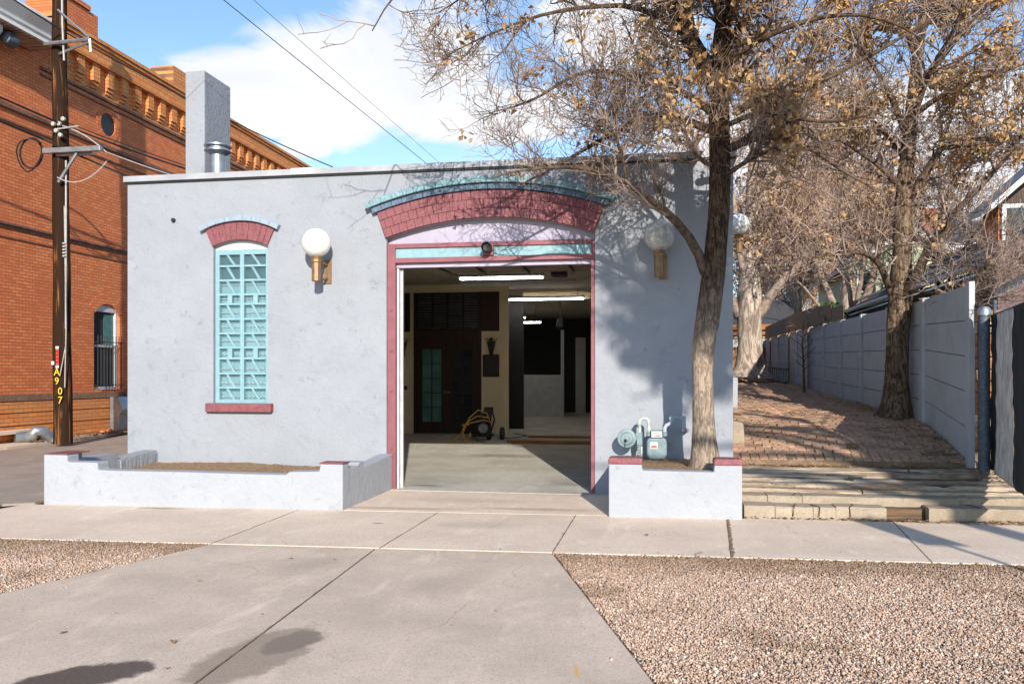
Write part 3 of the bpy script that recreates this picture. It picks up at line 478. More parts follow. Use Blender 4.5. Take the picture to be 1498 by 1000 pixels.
voussoirs(*ga,4.802,4.885,-.355,.355,22,FY-.14,FY+.02,off=.5).build('arch_drip_course',M['aqua2'],GB,bevel=.004,seg=1)
wa=(-5.805,2.47)
voussoirs(*wa,1.002,1.26,-.427,.427,11,FY-.035,FY+.02,gap=.003,jit=.002).build('window_arch',M['mauve'],GB,bevel=.002,seg=1)
voussoirs(*wa,1.262,1.335,-.475,.475,9,FY-.085,FY+.02).build('window_drip_course',M['pale'],GB,bevel=.003,seg=1)
B(-6.30,-5.31,FY-.09,FY+.28,1.045,1.168).build('window_sill',M['mauve'],GB,bevel=.012)
MB().plate(arc(ga[0],ga[1],4.349,-.333,.333,18)+[(-.815,3.365),(-3.655,3.365)],[],lambda u,v:(u,FY+.10,v),lambda u,v:(u,FY+.16,v)).build('arch_panel',M['lav'],GB)
MB().plate(arc(wa[0],wa[1],.998,-.426,.426,10)+[(-5.392,3.345),(-6.218,3.345)],[],lambda u,v:(u,FY+.06,v),lambda u,v:(u,FY+.1,v)).build('arch_panel',M['white'],GB)
# big window
win=MB(); Y0=FY+.05
win.box(-6.218,-6.155,Y0,Y0+.05,1.17,3.343); win.box(-5.45,-5.392,Y0,Y0+.05,1.17,3.343); win.box(-6.155,-5.45,Y0,Y0+.05,1.17,1.205); win.box(-6.155,-5.45,Y0,Y0+.05,3.30,3.343)
wf=win.build('window',M['aqua'],GB,bevel=.004)
def pz(y): return 1.55+(550-y)/1240*11.97
g=MB(); g.box(-5.835,-5.775,Y0-.01,Y0+.03,1.205,3.30)
rows=[370,388,409,430,444,466,487,508,524,546,567,586]
for y in rows: g.box(-6.155,-5.45,Y0-.004,Y0+.026,pz(y)-.014,pz(y)+.014)
for a,b in zip(rows,rows[1:]):
    za,zb=pz(a)-.014,pz(b)+.014
    for xa,xb in ((-6.155,-5.835),(-5.775,-5.45)):
        if b-a<17:
            xm=xa+.16 if xa<-6 else xa+.17; g.box(xm-.035,xm+.035,Y0-.002,Y0+.02,zb-.003,za+.003)
        else:
            u0,u1=xa+.10,xa+.215
            g.prism([(u0,za+.004),(u0+.035,za+.004),(u1+.035,zb-.004),(u1,zb-.004)],lambda u,v:(u,Y0+.001,v),lambda u,v:(u,Y0+.018,v))
g.build('security_grille',M['aqua'],wf)
e=MB(); L=2.2; n=int(3.0/.028)
for sgn in (1,-1):
    for i in range(-60,110):
        # strip z = z0 + sgn*0.55*(x-x0)
        z0=1.17+i*.032; xa,xb=-6.155,-5.45; za,zb=z0,z0+sgn*.55*(xb-xa)
        def clip(xa,za,xb,zb):
            lo,hi=1.2,3.3; 
            if max(za,zb)<lo or min(za,zb)>hi: return None
            pts=[]
            def at(z): return xa+(z-za)/(zb-za)*(xb-xa)
            x1,z1,x2,z2=xa,za,xb,zb
            if z1<lo: x1,z1=at(lo),lo
            if z1>hi: x1,z1=at(hi),hi
            if z2<lo: x2,z2=at(lo),lo
            if z2>hi: x2,z2=at(hi),hi
            return x1,z1,x2,z2
        c=clip(xa,za,xb,zb)
        if c and abs(c[2]-c[0])>.01: e.prism([(c[0],c[1]-.0022),(c[2],c[3]-.0022),(c[2],c[3]+.0022),(c[0],c[1]+.0022)],lambda u,v:(u,Y0+.032,v),lambda u,v:(u,Y0+.036,v))
e.build('wire_mesh',M['aqua'],wf)
B(-6.21,-5.40,Y0+.09,Y0+.10,1.18,2.93).build('pane',M['wpane'],wf)
B(-6.21,-5.40,Y0+.09,Y0+.10,2.932,3.34).build('pane',M['wpd'],wf)
sh=MB()
for i in range(9): sh.box(-6.2,-5.42,Y0+.06,Y0+.075,1.25+i*.2,1.262+i*.2)
sh.build('blind_cord',M['white'],wf)
# door frame
fr=MB(); fr.box(-3.658,-3.545,FY+.03,FY+.20,0,3.36); fr.box(-.865,-.812,FY+.03,FY+.20,0,3.36)
fr.box(-3.545,-.865,FY+.03,FY+.20,3.30,3.36); fr.box(-3.545,-.865,FY+.03,FY+.20,3.10,3.165)
df=fr.build('door_frame',M['mauve2'],GB,bevel=.004)
B(-3.545,-.865,FY+.06,FY+.16,3.167,3.298).build('transom_panel',M['aqua'],df)
B(-3.545,-.865,FY+.10,FY+.18,3.04,3.098).build('head_trim',M['lav'],df)
for z in (.55,1.35,1.9,2.45): MB().lathe([(0,-.02),(.014,-.018),(.018,0),(.018,.01)],(-3.60,FY+.03,z),'y',10).build('bolt',M['mauve2'],df)
tr=MB(); tr.box(-3.54,-3.515,FY+.10,FY+.19,0,3.03); tr.box(-3.515,-3.475,FY+.185,FY+.195,0,3.03); tr.box(-3.485,-3.470,FY+.13,FY+.185,0,3.0); tr.build('door_track',M['white'],GB)
B(-.868,-.85,FY+.205,FY+.24,0,3.03).build('door_track',M['black'],GB)
# door camera lamp above the opening
cm=thing('security_floodlight','small black round lamp on a maroon box above the open doorway','lamp',(-2.24,FY,3.27))
B(-2.31,-2.17,FY+.0,FY+.06,3.17,3.335).build('mounting_box',M['mauve2'],cm,bevel=.005)
sm(MB().lathe([(.02,.0),(.055,-.01),(.068,-.06),(.07,-.13),(.062,-.135),(.05,-.09),(0,-.085)],(-2.24,FY,3.262),'y',20).build('lamp_head',M['black'],cm))
# chimney and vent
B(-7.47,-7.12,12.5,13.32,4.2,6.43,jit=.008).build('chimney',M['wall'],GB,bevel=.02)
vp=MB(); vp.lathe([(.115,0),(.115,.70)],(-6.62,12.0,4.26),'z',20); vp=sm(vp.build('vent_pipe',M['galv'],GB))
vc=MB(); vc.lathe([(.125,.66),(.14,.67),(.20,.71),(.20,.725),(.155,.735),(.155,.775),(.205,.785),(.205,.805),(.13,.84),(.0,.85)],(-6.62,12.0,4.26),'z',24); sm(vc.build('vent_cap',M['galv'],vp),25)
sm(MB().lathe([(0,-.03),(.03,-.03),(.03,.0),(.0,.005)],(-6.83,FY,3.78),'y',12).build('wall_peg',M['black'],GB))
# ---- interior
B(-7.25,.62,FY+.32,37.6,4.0,4.11).build('ceiling',M['ceil'],GB)
bw=MB(); hole=[(-6.47,.01),(-6.47,3.79),(-4.12,3.79),(-4.12,2.74),(-4.60,2.74),(-4.60,.01)]
bw.plate([(-7.25,.01),(-6.47,.01),(-6.47,3.79),(-4.12,3.79),(-4.12,2.74),(-4.60,2.74),(-4.60,.01),(-3.88,.01),(-3.88,3.99),(-7.25,3.99)],[],lambda u,v:(u,22,v),lambda u,v:(u,22.12,v)).build('partition_wall',M['cream'],GB)
B(-3.88,.62,24.5,24.6,3.78,3.99).build('ceiling_beam',M['cream'],GB)
B(-4.05,-3.86,21.9,21.998,.01,3.98).build('partition_end',M['cream'],GB)
B(-7.25,-6.56,21.97,21.995,2.74,3.78).build('dark_board',M['woodd'],GB)
B(-4.12,-3.98+.0,22.01,22.1,2.75,3.78).build('dark_board',M['woodd'],GB)
sc=MB(); sc.box(-6.465,-6.40,22.02,22.1,.01,3.785); sc.box(-4.68,-4.605,22.02,22.1,.01,2.74); sc.box(-6.40,-4.68,22.02,22.1,2.42,2.80); sc.box(-4.68,-4.125,22.03,22.1,2.75,3.785)
scw=sc.build('door_surround',M['woodd'],GB)
B(-6.40,-4.68,22.08,22.1,2.8,3.78).build('upper_panel',M['black'],scw)
bl=MB()
for i in range(22):
    z=2.84+i*.042
    for xa,xb in ((-6.37,-5.98),(-5.92,-5.56),(-5.50,-5.14),(-5.08,-4.72)): bl.box(xa,xb,22.03,22.05,z,z+.008,jit=.002)
bl.build('louvre_blinds',M['steel'],scw)
for k,(xa,xb) in enumerate(((-6.39,-5.545),(-5.54,-4.69))):
    d=MB(); d.box(xa,xa+.16,22.03,22.08,.02,2.41); d.box(xb-.16,xb,22.03,22.08,.02,2.41); d.box(xa+.16,xb-.16,22.03,22.08,.02,.33); d.box(xa+.16,xb-.16,22.03,22.08,2.27,2.41)
    xm=(xa+xb)/2; d.box(xm-.015,xm+.015,22.035,22.075,.33,2.27)
    for i in range(1,5): z=.33+i*.388; d.box(xa+.16,xb-.16,22.037,22.073,z-.012,z+.012)
    dd=d.build('french_door',M['woodd'],GB); B(xa+.16,xb-.16,22.05,22.06,.33,2.27).build('pane',M['teal'] if k==0 else M['pane'],dd)
    sm(MB().lathe([(0,-.05),(.03,-.04),(.03,-.01),(.012,0)],(-5.545+(-.05 if k==0 else .05),22.03,1.12),'y',12).build('handle',M['brass'],dd))
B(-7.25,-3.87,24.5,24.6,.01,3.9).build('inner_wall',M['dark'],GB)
pw=MB(); pw.box(-5.7,-3.62,32,32.1,.01,1.6); pw.box(-5.7,-5.15,32.02,32.1,1.6,2.6); pw.box(-3.62,-3.5,32,32.1,.01,3.3); pw.build('half_wall',M['greyw'],GB)
B(-3.25,-2.85,34,34.1,.01,3.1).build('inner_post',M['greyw'],GB)
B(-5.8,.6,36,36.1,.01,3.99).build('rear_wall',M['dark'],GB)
dg=MB(); 
for i in range(4): dg.box(-3.72,-.92,11.9+i*.85,11.9+i*.85+.83,3.42+.008*i,3.46+.008*i)
for x in (-3.1,-2.3,-1.5): dg.box(x-.03,x+.03,11.9,15.2,3.39,3.418)
dgo=dg.build('overhead_door',M['rust'],GB)
rl=MB(); rl.tube([(-3.8,11.6,3.15),(-3.8,11.9,3.40),(-3.8,15.9,3.50)],.03,6); rl.tube([(-3.8,15.9,3.50),(-3.8,15.9,4.0)],.015,4); rl.build('rail',M['black'],dgo)
# lights inside
def fluo(x0,x1,y,z,lit,lab):
    t=thing('fluorescent_light',lab,'ceiling light',((x0+x1)/2,y,z),'fluorescent lights on the garage ceiling')
    MB().prism([(-.11,.03),(.11,.03),(.05,.09),(-.05,.09)],lambda u,v:(x0,y+u,z+v),lambda u,v:(x1,y+u,z+v)).build('housing',M['white'],t)
    for dy in (-.05,.05): MB().tube([(x0+.03,y+dy,z),(x1-.03,y+dy,z)],.014,8).build('tube',M['tube'] if lit else M['white'],t)
    for xx in (x0+.2,x1-.2): MB().tube([(xx,y,z+.09),(xx,y,4.0)],.006,4).build('hanger',M['steel'],t)
fluo(-4.26,-2.40,18,3.66,True,'long lit fluorescent strip nearest the overhead garage door')
fluo(-3.98,-1.62,17,3.42,False,'unlit white fluorescent strip hanging just below the front lit one')
fluo(-4.5,-2.04,24,3.74,True,'lit fluorescent strip reaching from the cream post to the right')
fluo(-6.0,-4.80,31,3.71,True,'short lit strip, upper of the two deep in the dark room')
fluo(-5.6,-3.95,29,3.40,True,'short lit strip, lower of the two deep in the dark room')
op=thing('door_opener','dark garage door opener box hung under the ceiling right of the front lights','door opener',(-1.9,16.5,3.6))
B(-2.05,-1.75,16.3,16.7,3.5,3.7).build('motor_box',M['black'],op,bevel=.02); q=MB(); q.box(-1.92,-1.88,12,16.3,3.62,3.65); q.build('drive_rail',M['steel'],op); B(-2.0,-1.97,16.5,16.53,3.7,4.0).build('hanger',M['steel'],op); B(-1.83,-1.80,16.5,16.53,3.7,4.0).build('hanger',M['steel'],op)
def sconce(x,lab):
    t=thing('lantern_sconce',lab,'wall lantern',(x,21.9,2.36),'black lantern sconces beside the french doors')
    MB().lathe([(.03,-.26),(.05,-.24),(.05,-.18),(.07,-.14),(.10,.10),(.0,.11)],(x,21.86,2.36),'z',6).build('glass_body',M['pane'],t)
    a=MB()
    for i in range(6):
        q=i*PI/3; a.tube([(x+.05*math.cos(q),21.86+.05*math.sin(q),2.18),(x+.105*math.cos(q),21.86+.105*math.sin(q),2.44),(x+.16*math.cos(q),21.86+.13*math.sin(q),2.55)],.009,5)
    a.lathe([(.05,.12),(.06,.15),(.02,.2),(0,.21)],(x,21.86,2.36),'z',8); a.box(x-.03,x+.03,21.9,21.995,2.1,2.25); a.build('frame',M['black'],t)
sconce(-4.31,'black lantern sconce on the cream wall right of the french doors'); sconce(-6.72,'black lantern sconce half hidden behind the left door jamb')
nb=thing('notice_board','dark square notice board under the right lantern sconce','notice board',(-4.34,21.9,1.8))
B(-4.56,-4.12,21.95,21.995,1.53,2.12).build('frame',M['woodd'],nb); B(-4.53,-4.15,21.94,21.948,1.56,2.09).build('board',M['black'],nb)
B(-6.95,-6.64,21.95,21.995,1.19,1.29).build('mail_slot',M['black'],GB)
sw=B(-4.17,-4.08,21.885,21.899,1.28,1.42).build('light_switch',M['cream'],GB)
pd=thing('pendant_lantern','dark lantern hanging on a rod in the back room','pendant lamp',(-2.9,25.5,3.2)); MB().tube([(-2.9,25.5,3.3),(-2.9,25.5,4.0)],.012,5).build('rod',M['black'],pd); MB().lathe([(.03,.12),(.10,.08),(.13,-.15),(.10,-.2),(.03,-.24)],(-2.9,25.5,3.2),'z',8).build('lamp_body',M['black'],pd)
tag(MB().tube([(-3.8,22.4,.02),(-3.3,21.6,.02),(-3.5,20.9,.02),(-3.9,20.6,.02)],.012,5).build('floor_cable',M['cable']),'black cable snaking over the floor behind the machine','cable')
# machine with hose
mc=thing('pressure_washer','black wheeled power machine draped with a coiled yellow hose by the cream post','machine',(-4.15,20.2,0))
b=MB(); b.lathe([(.04,-.24),(.17,-.22),(.20,-.1),(.20,.12),(.15,.22),(.03,.24)],(-4.2,20.2,.32),'y',18); b.box(-4.42,-3.95,20.05,20.4,.08,.16); b.box(-4.3,-4.0,20.1,20.35,.45,.62); sm(b.build('motor_body',M['black'],mc,bevel=.01))
sm(MB().lathe([(.0,-.03),(.11,-.03),(.13,0),(.13,.02)],(-4.13,19.95,.30),'y',20).build('fan_cover',M['steel'],mc))
for x in (-3.72,-4.05): sm(MB().lathe([(.03,-.05),(.15,-.04),(.16,0),(.15,.04),(.03,.05)],(x,20.25,.16),'x',20).build('wheel',M['black'],mc))
b=MB(); b.tube([(-4.35,20.1,.1),(-4.25,20.2,.55),(-4.12,20.25,.78),(-3.95,20.25,.76)],.02,6); b.tube([(-4.0,20.1,.1),(-3.9,20.2,.5),(-3.98,20.25,.72)],.02,6); b.box(-4.15,-3.95,20.15,20.3,.62,.8); b.build('handle',M['black'],mc)
hs=MB()
def loop(c,rx,rz,n=26,t0=0,t1=6.28,tilt=.3,yy=0): return [(c[0]+rx*math.cos(t0+(t1-t0)*i/n),c[1]+yy*i/n+tilt*rx*math.sin(t0+(t1-t0)*i/n)*.3,c[2]+rz*math.sin(t0+(t1-t0)*i/n)) for i in range(n+1)]
hs.tube([(-4.75,19.5,.03),(-4.55,19.7,.25),(-4.45,19.85,.55),(-4.25,19.95,.74),(-4.05,20.0,.66),(-3.98,20.0,.5)],.016,6)
hs.tube([(-4.5,19.6,.05),(-4.58,19.7,.25),(-4.5,19.8,.45),(-4.25,19.85,.60),(-4.0,19.9,.56)],.016,6)
hs.tube([(-4.6,19.7,.38),(-4.3,19.8,.46),(-4.1,19.85,.50),(-3.9,19.9,.45)],.016,6)
hs.tube(loop((-4.45,19.55,.22),.09,.2,t0=1),.016,6); hs.tube([(p[0],p[1],.02) for p in [(-4.42,19.5,0),(-4.5,19.35,0),(-4.75,19.3,0),(-4.88,19.35,0),(-4.8,19.45,0),(-4.55,19.42,0),(-4.3,19.5,0)]],.016,6)
hs.build('hose',M['hose'],mc)
hs=MB(); hs.tube([(-4.3,19.9,.4),(-4.35,19.8,.15),(-4.2,19.6,.02),(-4.05,19.5,.01),(-4.0,19.6,.02)],.01,5); hs.tube([(-4.15,19.85,.5),(-4.3,19.75,.2),(-4.4,19.5,.01)],.01,5); hs.build('power_cord',M['cable'],mc)
for i,(x0,x1,y,z,rz,w,lab) in enumerate(((-3.45,-1.4,19.35,.012,.01,.14,'front plank of the loose lumber lying on the garage floor'),(-3.35,-1.2,19.75,.012,-.02,.2,'wide flat plank lying second in the loose lumber on the garage floor'),(-3.2,-1.2,21.0,.012,.0,.12,'rear thin plank of the loose lumber on the garage floor'),(-3.3,-1.4,19.1,.012,.015,.06,'thin stick lying in front of the loose lumber on the garage floor'))):
    tag(B(x0,x1,y,y+w,z,z+(.05 if i!=1 else .03),rz=rz).build('plank',M['orangewood'] if i!=1 else M['timberA'],bevel=.004),lab,'plank','loose planks on the garage floor')
# ================================================================ PLANTERS
pl=thing('planter','long stepped stucco planter left of the doorway with mauve corner caps','planter',(-5.5,10.1,0),'stucco planters in front of the garage')
def fyl(X): return 9.12+.046*(X+7.29)
prof=[(-7.30,-.02),(-7.30,.605),(-6.99,.605),(-6.99,.52),(-6.72,.52),(-6.60,.515),(-6.60,.43),(-6.4,.425),(-5.5,.42),(-4.5,.405),(-4.26,.405),(-4.22,.44),(-3.86,.45),(-3.84,.535),(-3.575,.535),(-3.575,-.02)]
MB().plate(prof,[],lambda u,v:(u,fyl(u),v),lambda u,v:(u,fyl(u)+.21,v)).build('front_wall',M['plant'],pl,bevel=.014)
rp=[(9.50,-.02),(9.50,.534),(9.51,.46),(9.80,.47),(9.86,.50),(10.0,.51),(10.05,.43),(10.5,.45),(11.149,.49),(11.149,-.02)]
MB().plate(rp,[],lambda u,v:(-3.578,u,v),lambda u,v:(-3.76,u,v)).build('side_wall',M['plant'],pl,bevel=.012)
lp=[(9.33,-.02),(9.33,.604),(9.55,.604),(9.56,.47),(9.8,.47),(9.8,.52),(10.25,.52),(10.27,.44),(11.3,.50),(11.3,-.02)]
MB().plate(lp,[],lambda u,v:(-7.303,u,v),lambda u,v:(-7.10,u,v)).build('side_wall',M['wall'],pl,bevel=.01)
br=MB()
for i in range(14): y=10.3+i*.062; br.box(-7.097,-7.08,y,y+.05,.30,.42+.003*i,jit=.004)
br.build('edging_bricks',M['wall'],pl)
B(-7.30,-6.99,9.125,9.55,.607,.618).build('cap',M['mauve'],pl); B(-3.86,-3.57,9.285,9.52,.537,.55).build('cap',M['mauve'],pl)
def soilpatch(x0,x1,y0,y1,z,bump_,nx=50,ny=22,f0=None):
    V=[];F=[]
    for j in range(ny+1):
        for i in range(nx+1):
            x=x0+(x1-x0)*i/nx; y=(y0 if f0 is None else f0(x)+.2)+(y1-(y0 if f0 is None else f0(x)+.2))*j/ny
            V.append((x,y,z+bump_*(.5*math.sin(x*3.1+1)+.5*math.sin(x*1.3+y*2))+random.uniform(-.008,.008)))
    for j in range(ny):
        for i in range(nx): a=j*(nx+1)+i; F.append((a,a+1,a+nx+2,a+nx+1))
    return V,F
V,F=soilpatch(-7.08,-3.77,9.4,11.149,.315,.018,f0=fyl); mesh('soil',V,F,M['soil'],pl,smooth=True)
pr_=thing('planter','short stucco planter holding the gas meter and the big tree','planter',(.2,10.2,0),'stucco planters in front of the garage')
def fyr(X): return 9.36+.045*(X+.52)
prof=[(-.53,-.02),(-.53,.585),(-.17,.585),(-.165,.52),(.60,.512),(.605,.585),(.90,.585),(.90,-.02)]
MB().plate(prof,[],lambda u,v:(u,fyr(u),v),lambda u,v:(u,fyr(u)+.2,v)).build('front_wall',M['plant'],pr_,bevel=.014)
MB().plate([(9.56,-.02),(9.56,.52),(11.149,.52),(11.149,-.02)],[],lambda u,v:(-.53,u,v),lambda u,v:(-.36,u,v)).build('side_wall',M['plant'],pr_,bevel=.01)
MB().plate([(9.63,-.02),(9.63,.52),(11.149,.52),(11.149,-.02)],[],lambda u,v:(.74,u,v),lambda u,v:(.898,u,v)).build('side_wall',M['plant'],pr_,bevel=.01)
for x0,x1 in ((-.535,-.165),(.60,.905)):
    MB().prism([(x0,.587),(x1,.587),(x1,.64),(x1-.02,.655),(x0+.02,.655),(x0,.64)],lambda u,v:(u,fyr(u)-.005,v),lambda u,v:(u,fyr(u)+.25,v)).build('cap',M['mauve'],pr_,bevel=.008)
V,F=soilpatch(-.36,.74,9.5,11.149,.485,.015,nx=24,f0=fyr); mesh('soil',V,F,M['soil'],pr_,smooth=True)
# ================================================================ WALL LAMPS
def lamp(x,z,lab,gm,side=False,Y=FY):
    t=thing('globe_lamp',lab,'wall lamp',(x,Y-.3,z),'globe lamps on the garage wall')
    R=.195; pr=[(R*math.sin(a),-R*math.cos(a)) for a in np.linspace(.28,PI,18)]
    if side: T=lambda a,b,c:(x+a,Y+b,z+c); plate=(-.35,.0)
    c=(x,Y-.30,z) if not side else (x,Y,z)
    g=MB(); g.lathe([(0,pr[0][1])]+pr,c,'z',32); sm(g.build('globe',gm,t),60)
    p=MB(); cx,cy,cz=c; p.lathe([(.05,-.52),(.065,-.515),(.065,-.27),(.075,-.26),(.075,-.225),(.065,-.22),(.075,-.19),(.06,-.17)],c,'z',8); p.build('post',M['brass'],t,bevel=.003)
    b=MB()
    if not side:
        b.box(cx+.0,cx+.10,Y-.02,Y-.001,cz-.52,cz-.19); b.tube([(cx+.04,Y-.02,cz-.27),(cx+.03,Y-.12,cz-.25),(cx,Y-.25,cz-.28)],.02,8); b.tube([(cx+.04,Y-.02,cz-.45),(cx+.03,Y-.12,cz-.47),(cx,Y-.25,cz-.44)],.02,8)
    else:
        b.box(.951,.97,cy-.05,cy+.05,cz-.52,cz-.19); b.tube([(.96,cy,cz-.27),(cx,cy,cz-.27)],.02,8); b.tube([(.96,cy,cz-.45),(cx,cy,cz-.45)],.02,8)
    b.build('bracket',M['brass'],t)
lamp(-4.55,3.35,'clean white globe lamp between the tall window and the doorway',M['globe'])
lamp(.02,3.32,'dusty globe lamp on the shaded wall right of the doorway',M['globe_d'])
lamp(1.46,4.31,'globe lamp on the side wall peeking past the corner behind the tree',M['globe'],True,15.9)
# ================================================================ GAS METER
gm=thing('gas_meter','grey green gas meter with round regulator on painted pipes above the planter soil','gas meter',(0,10.9,.5))
Yg=10.88
b=MB(); b.prism([(-.125,.56),(-.09,.505),(.09,.505),(.125,.56),(.125,.74),(.09,.78),(-.09,.78),(-.125,.74)],lambda u,v:(u-.01,Yg-.10,v),lambda u,v:(u-.01,Yg+.06,v)); b.build('meter_case',M['meter'],gm,bevel=.025,seg=3)
b=MB(); b.box(-.085,.06,Yg-.11,Yg+.02,.775,.875); b.lathe([(.03,0),(.035,.01),(.035,.05),(.03,.06)],(-.105,Yg-.03,.79),'z',12); b.lathe([(.03,0),(.035,.01),(.035,.05),(.03,.06)],(.085,Yg-.03,.79),'z',12); b.build('meter_head',M['meter'],gm,bevel=.008)
ix=B(-.078,.052,Yg-.122,Yg-.111,.785,.855).build('index_plate',M['white'],gm,bevel=.003)
t=MB(); t.box(-.06,.035,Yg-.1245,Yg-.1225,.83,.838); t.box(-.03,.035,Yg-.1245,Yg-.1225,.80,.812); t.build('dial_marks',M['red'],ix)
lb=B(-.09,.0,Yg-.108,Yg-.1015,.64,.725).build('warning_label',M['white'],gm)
t=MB(); t.box(-.08,-.01,Yg-.1105,Yg-.1085,.655,.68); t.build('print',M['red'],lb)
rg=sm(MB().lathe([(0,-.10),(.03,-.095),(.035,-.07),(.07,-.065),(.085,-.05),(.115,-.045),(.12,-.03),(.12,-.01),(.11,0),(.06,.02),(.05,.08),(0,.08)],(-.385,Yg,.76),'y',28).build('regulator',M['meter'],gm),25)
t=MB(); t.lathe([(0,-.12),(.018,-.115),(.018,-.09)],(-.395,Yg,.745),'y',10); t.box(-.41,-.40,Yg-.075,Yg-.068,.66,.75); t.build('vent_spout',M['black'],rg)
p=MB()
def pipe(m,P,r): m.tube(P,r,10)
pipe(p,[(-.225,Yg,.40),(-.225,Yg,.97),(-.215,Yg,1.0),(-.19,Yg,1.015),(-.14,Yg,1.01),(-.115,Yg,.99),(-.108,Yg-.02,.9),(-.105,Yg-.03,.84)],.022)
p.lathe([(.032,0),(.032,.05)],(-.225,Yg,.93),'z',10); p.build('inlet_pipe',M['pipew'],gm)
p=MB(); p.box(-.26,-.19,Yg-.03,Yg+.03,.68,.84); pipe(p,[(-.30,Yg,.76),(-.2,Yg,.76)],.03); 
for i in range(7): p.lathe([(.02,0),(.034,.005),(.034,.025),(.02,.03)],(-.225+.01*math.sin(i*2),Yg,.42+i*.038),'z',8)
p.build('valve',M['meter'],gm,bevel=.004)
p=MB(); pipe(p,[(.085,Yg-.03,.84),(.09,Yg-.02,.90),(.11,Yg,.93),(.15,Yg,.95),(.17,Yg,.97),(.175,Yg,1.01),(.20,Yg,1.03),(.30,Yg,1.03),(.325,Yg,1.01),(.33,Yg,.90),(.345,Yg+.04,.87),(.38,Yg+.27,.86)],.024)
for q in ((.18,1.02),(.32,1.02)): p.lathe([(0,-.034),(.034,-.03),(.034,.03),(0,.034)],(q[0],Yg,q[1]),'y',10)
p.build('outlet_pipe',M['piped'],gm)
p=MB(); pipe(p,[(-.21,Yg-.04,.38),(-.20,Yg-.04,.66)],.014); pipe(p,[(-.26,Yg+.03,.38),(-.26,Yg+.02,.56)],.014); p.build('riser',M['pipew'],gm)
# side-wall box and stone
tag(B(1.0,1.42,15.6,16.0,.95,1.53,jit=.01).build('concrete_block_pier',M['plant'],bevel=.02),'pale grey stub pier beside the garage side wall','pier')
tag(B(.98,1.16,11.85,12.05,.62,.93,jit=.02).build('stone_block',M['kerb'],bevel=.03),'weathered stone block on the bricks by the garage corner','stone')
# ================================================================ ORANGE BRICK BUILDING
OB=thing('brick_building','two storey orange brick building with corbelled ochre parapet along the alley','building',(-14.5,22,0))
BX=-14.5
fx0=lambda u,v:(BX,u,v); fx1=lambda u,v:(BX-.35,u,v)
wh=[(19.95,1.19),(19.95,3.33)]+[(20.49+.54*math.sin(a),3.33+.13*math.cos(a)) for a in np.linspace(-1.3,1.3,9)]+[(21.03,3.33),(21.03,1.19)]
vh=[(20.53+.30*math.cos(a),8.27+.30*math.sin(a)) for a in np.linspace(0,2*PI,25)[:-1]]
MB().plate([(8,1.13),(46,1.13),(46,9.66),(18.3,9.66),(18.3,9.5),(8,9.5)],[wh,vh],fx0,fx1).build('wall',M['brick'],OB)
w=MB(); w.box(BX-14,BX-.35,45.6,46,0,9.6); w.box(BX-14,BX-.35,8,8.3,0,9.5); w.box(BX-14,BX-.36,8.3,45.6,9.2,9.4); w.build('body',M['brick'],OB)
b=MB(); b.box(BX-.3,BX+.06,8,46,.10,.40); b.box(BX-.3,BX+.05,8,46,.43,.69); b.box(BX-.3,BX+.05,8,46,.72,.96); b.box(BX-.3,BX+.03,8,46,.0,.43-.002); b.box(BX-.3,BX+.02,8,46,.43,.97)
b.build('stone_base',M['ochre'],OB)
b=MB(); b.box(BX-.3,BX+.07,8,46,.975,1.128); b.build('base_ledge',M['stone'],OB,bevel=.01)
b=MB(); b.box(BX-.05,BX+.08,8,46,4.965,5.01); b.box(BX-.05,BX+.035,8,46,4.90,4.96); b.box(BX-.05,BX+.03,8,46,4.68,4.70)
for z in (7.55,7.50): pass
b.box(BX-.05,BX+.07,8,46,7.60,7.68); b.box(BX-.05,BX+.04,8,46,7.30,7.34); b.build('string_course',M['ledge'],OB)
b=MB(); b.box(BX-.05,BX+.06,18.0,46,8.86,8.93); b.box(BX-.05,BX+.04,18.0,46,8.72,8.76); b.build('string_course',M['ledge'],OB)
b=MB(); b.box(BX-.3,BX+.012,18.3,46,8.94,9.655)
y=18.55
while y<45.5:
    b.box(BX,BX+.13,y+.02,y+.28,9.20,9.655); b.box(BX,BX+.09,y+.02,y+.28,9.11,9.20); b.box(BX,BX+.05,y+.02,y+.28,9.03,9.11); y+=.60
b.build('corbels',M['ochre'],OB)
b=MB(); b.box(BX-.35,BX+.20,18.3,46.1,9.662,9.78); b.box(BX-.35,BX+.14,18.3,46.1,9.78,10.12); b.box(BX-.37,BX+.19,18.25,46.15,10.12,10.20); b.box(BX-.39,BX+.23,18.2,46.2,10.20,10.30); b.build('parapet',M['ochre'],OB)
# chimneys of the brick building
for (ya,yb,z0,z1,xw,mm) in ((18.35,20.05,10.302,10.95,.7,'brick'),(23.55,24.35,10.302,10.95,.7,'ochre')):
    b=MB(); b.box(BX-xw,BX+.05,ya,yb,z0,z1)
    if mm=='brick': b.box(BX-xw,BX+.10,ya+.05,yb-.35,z1,z1+.12); b.box(BX-xw,BX+.02,ya+.1,yb-.9,z1+.12,z1+.5)
    b.build('chimney',M[mm],OB)
b=MB(); b.box(BX-1.3,BX-.5,15.5,16.6,9.5,11.4); b.build('chimney',M['brick'],OB)
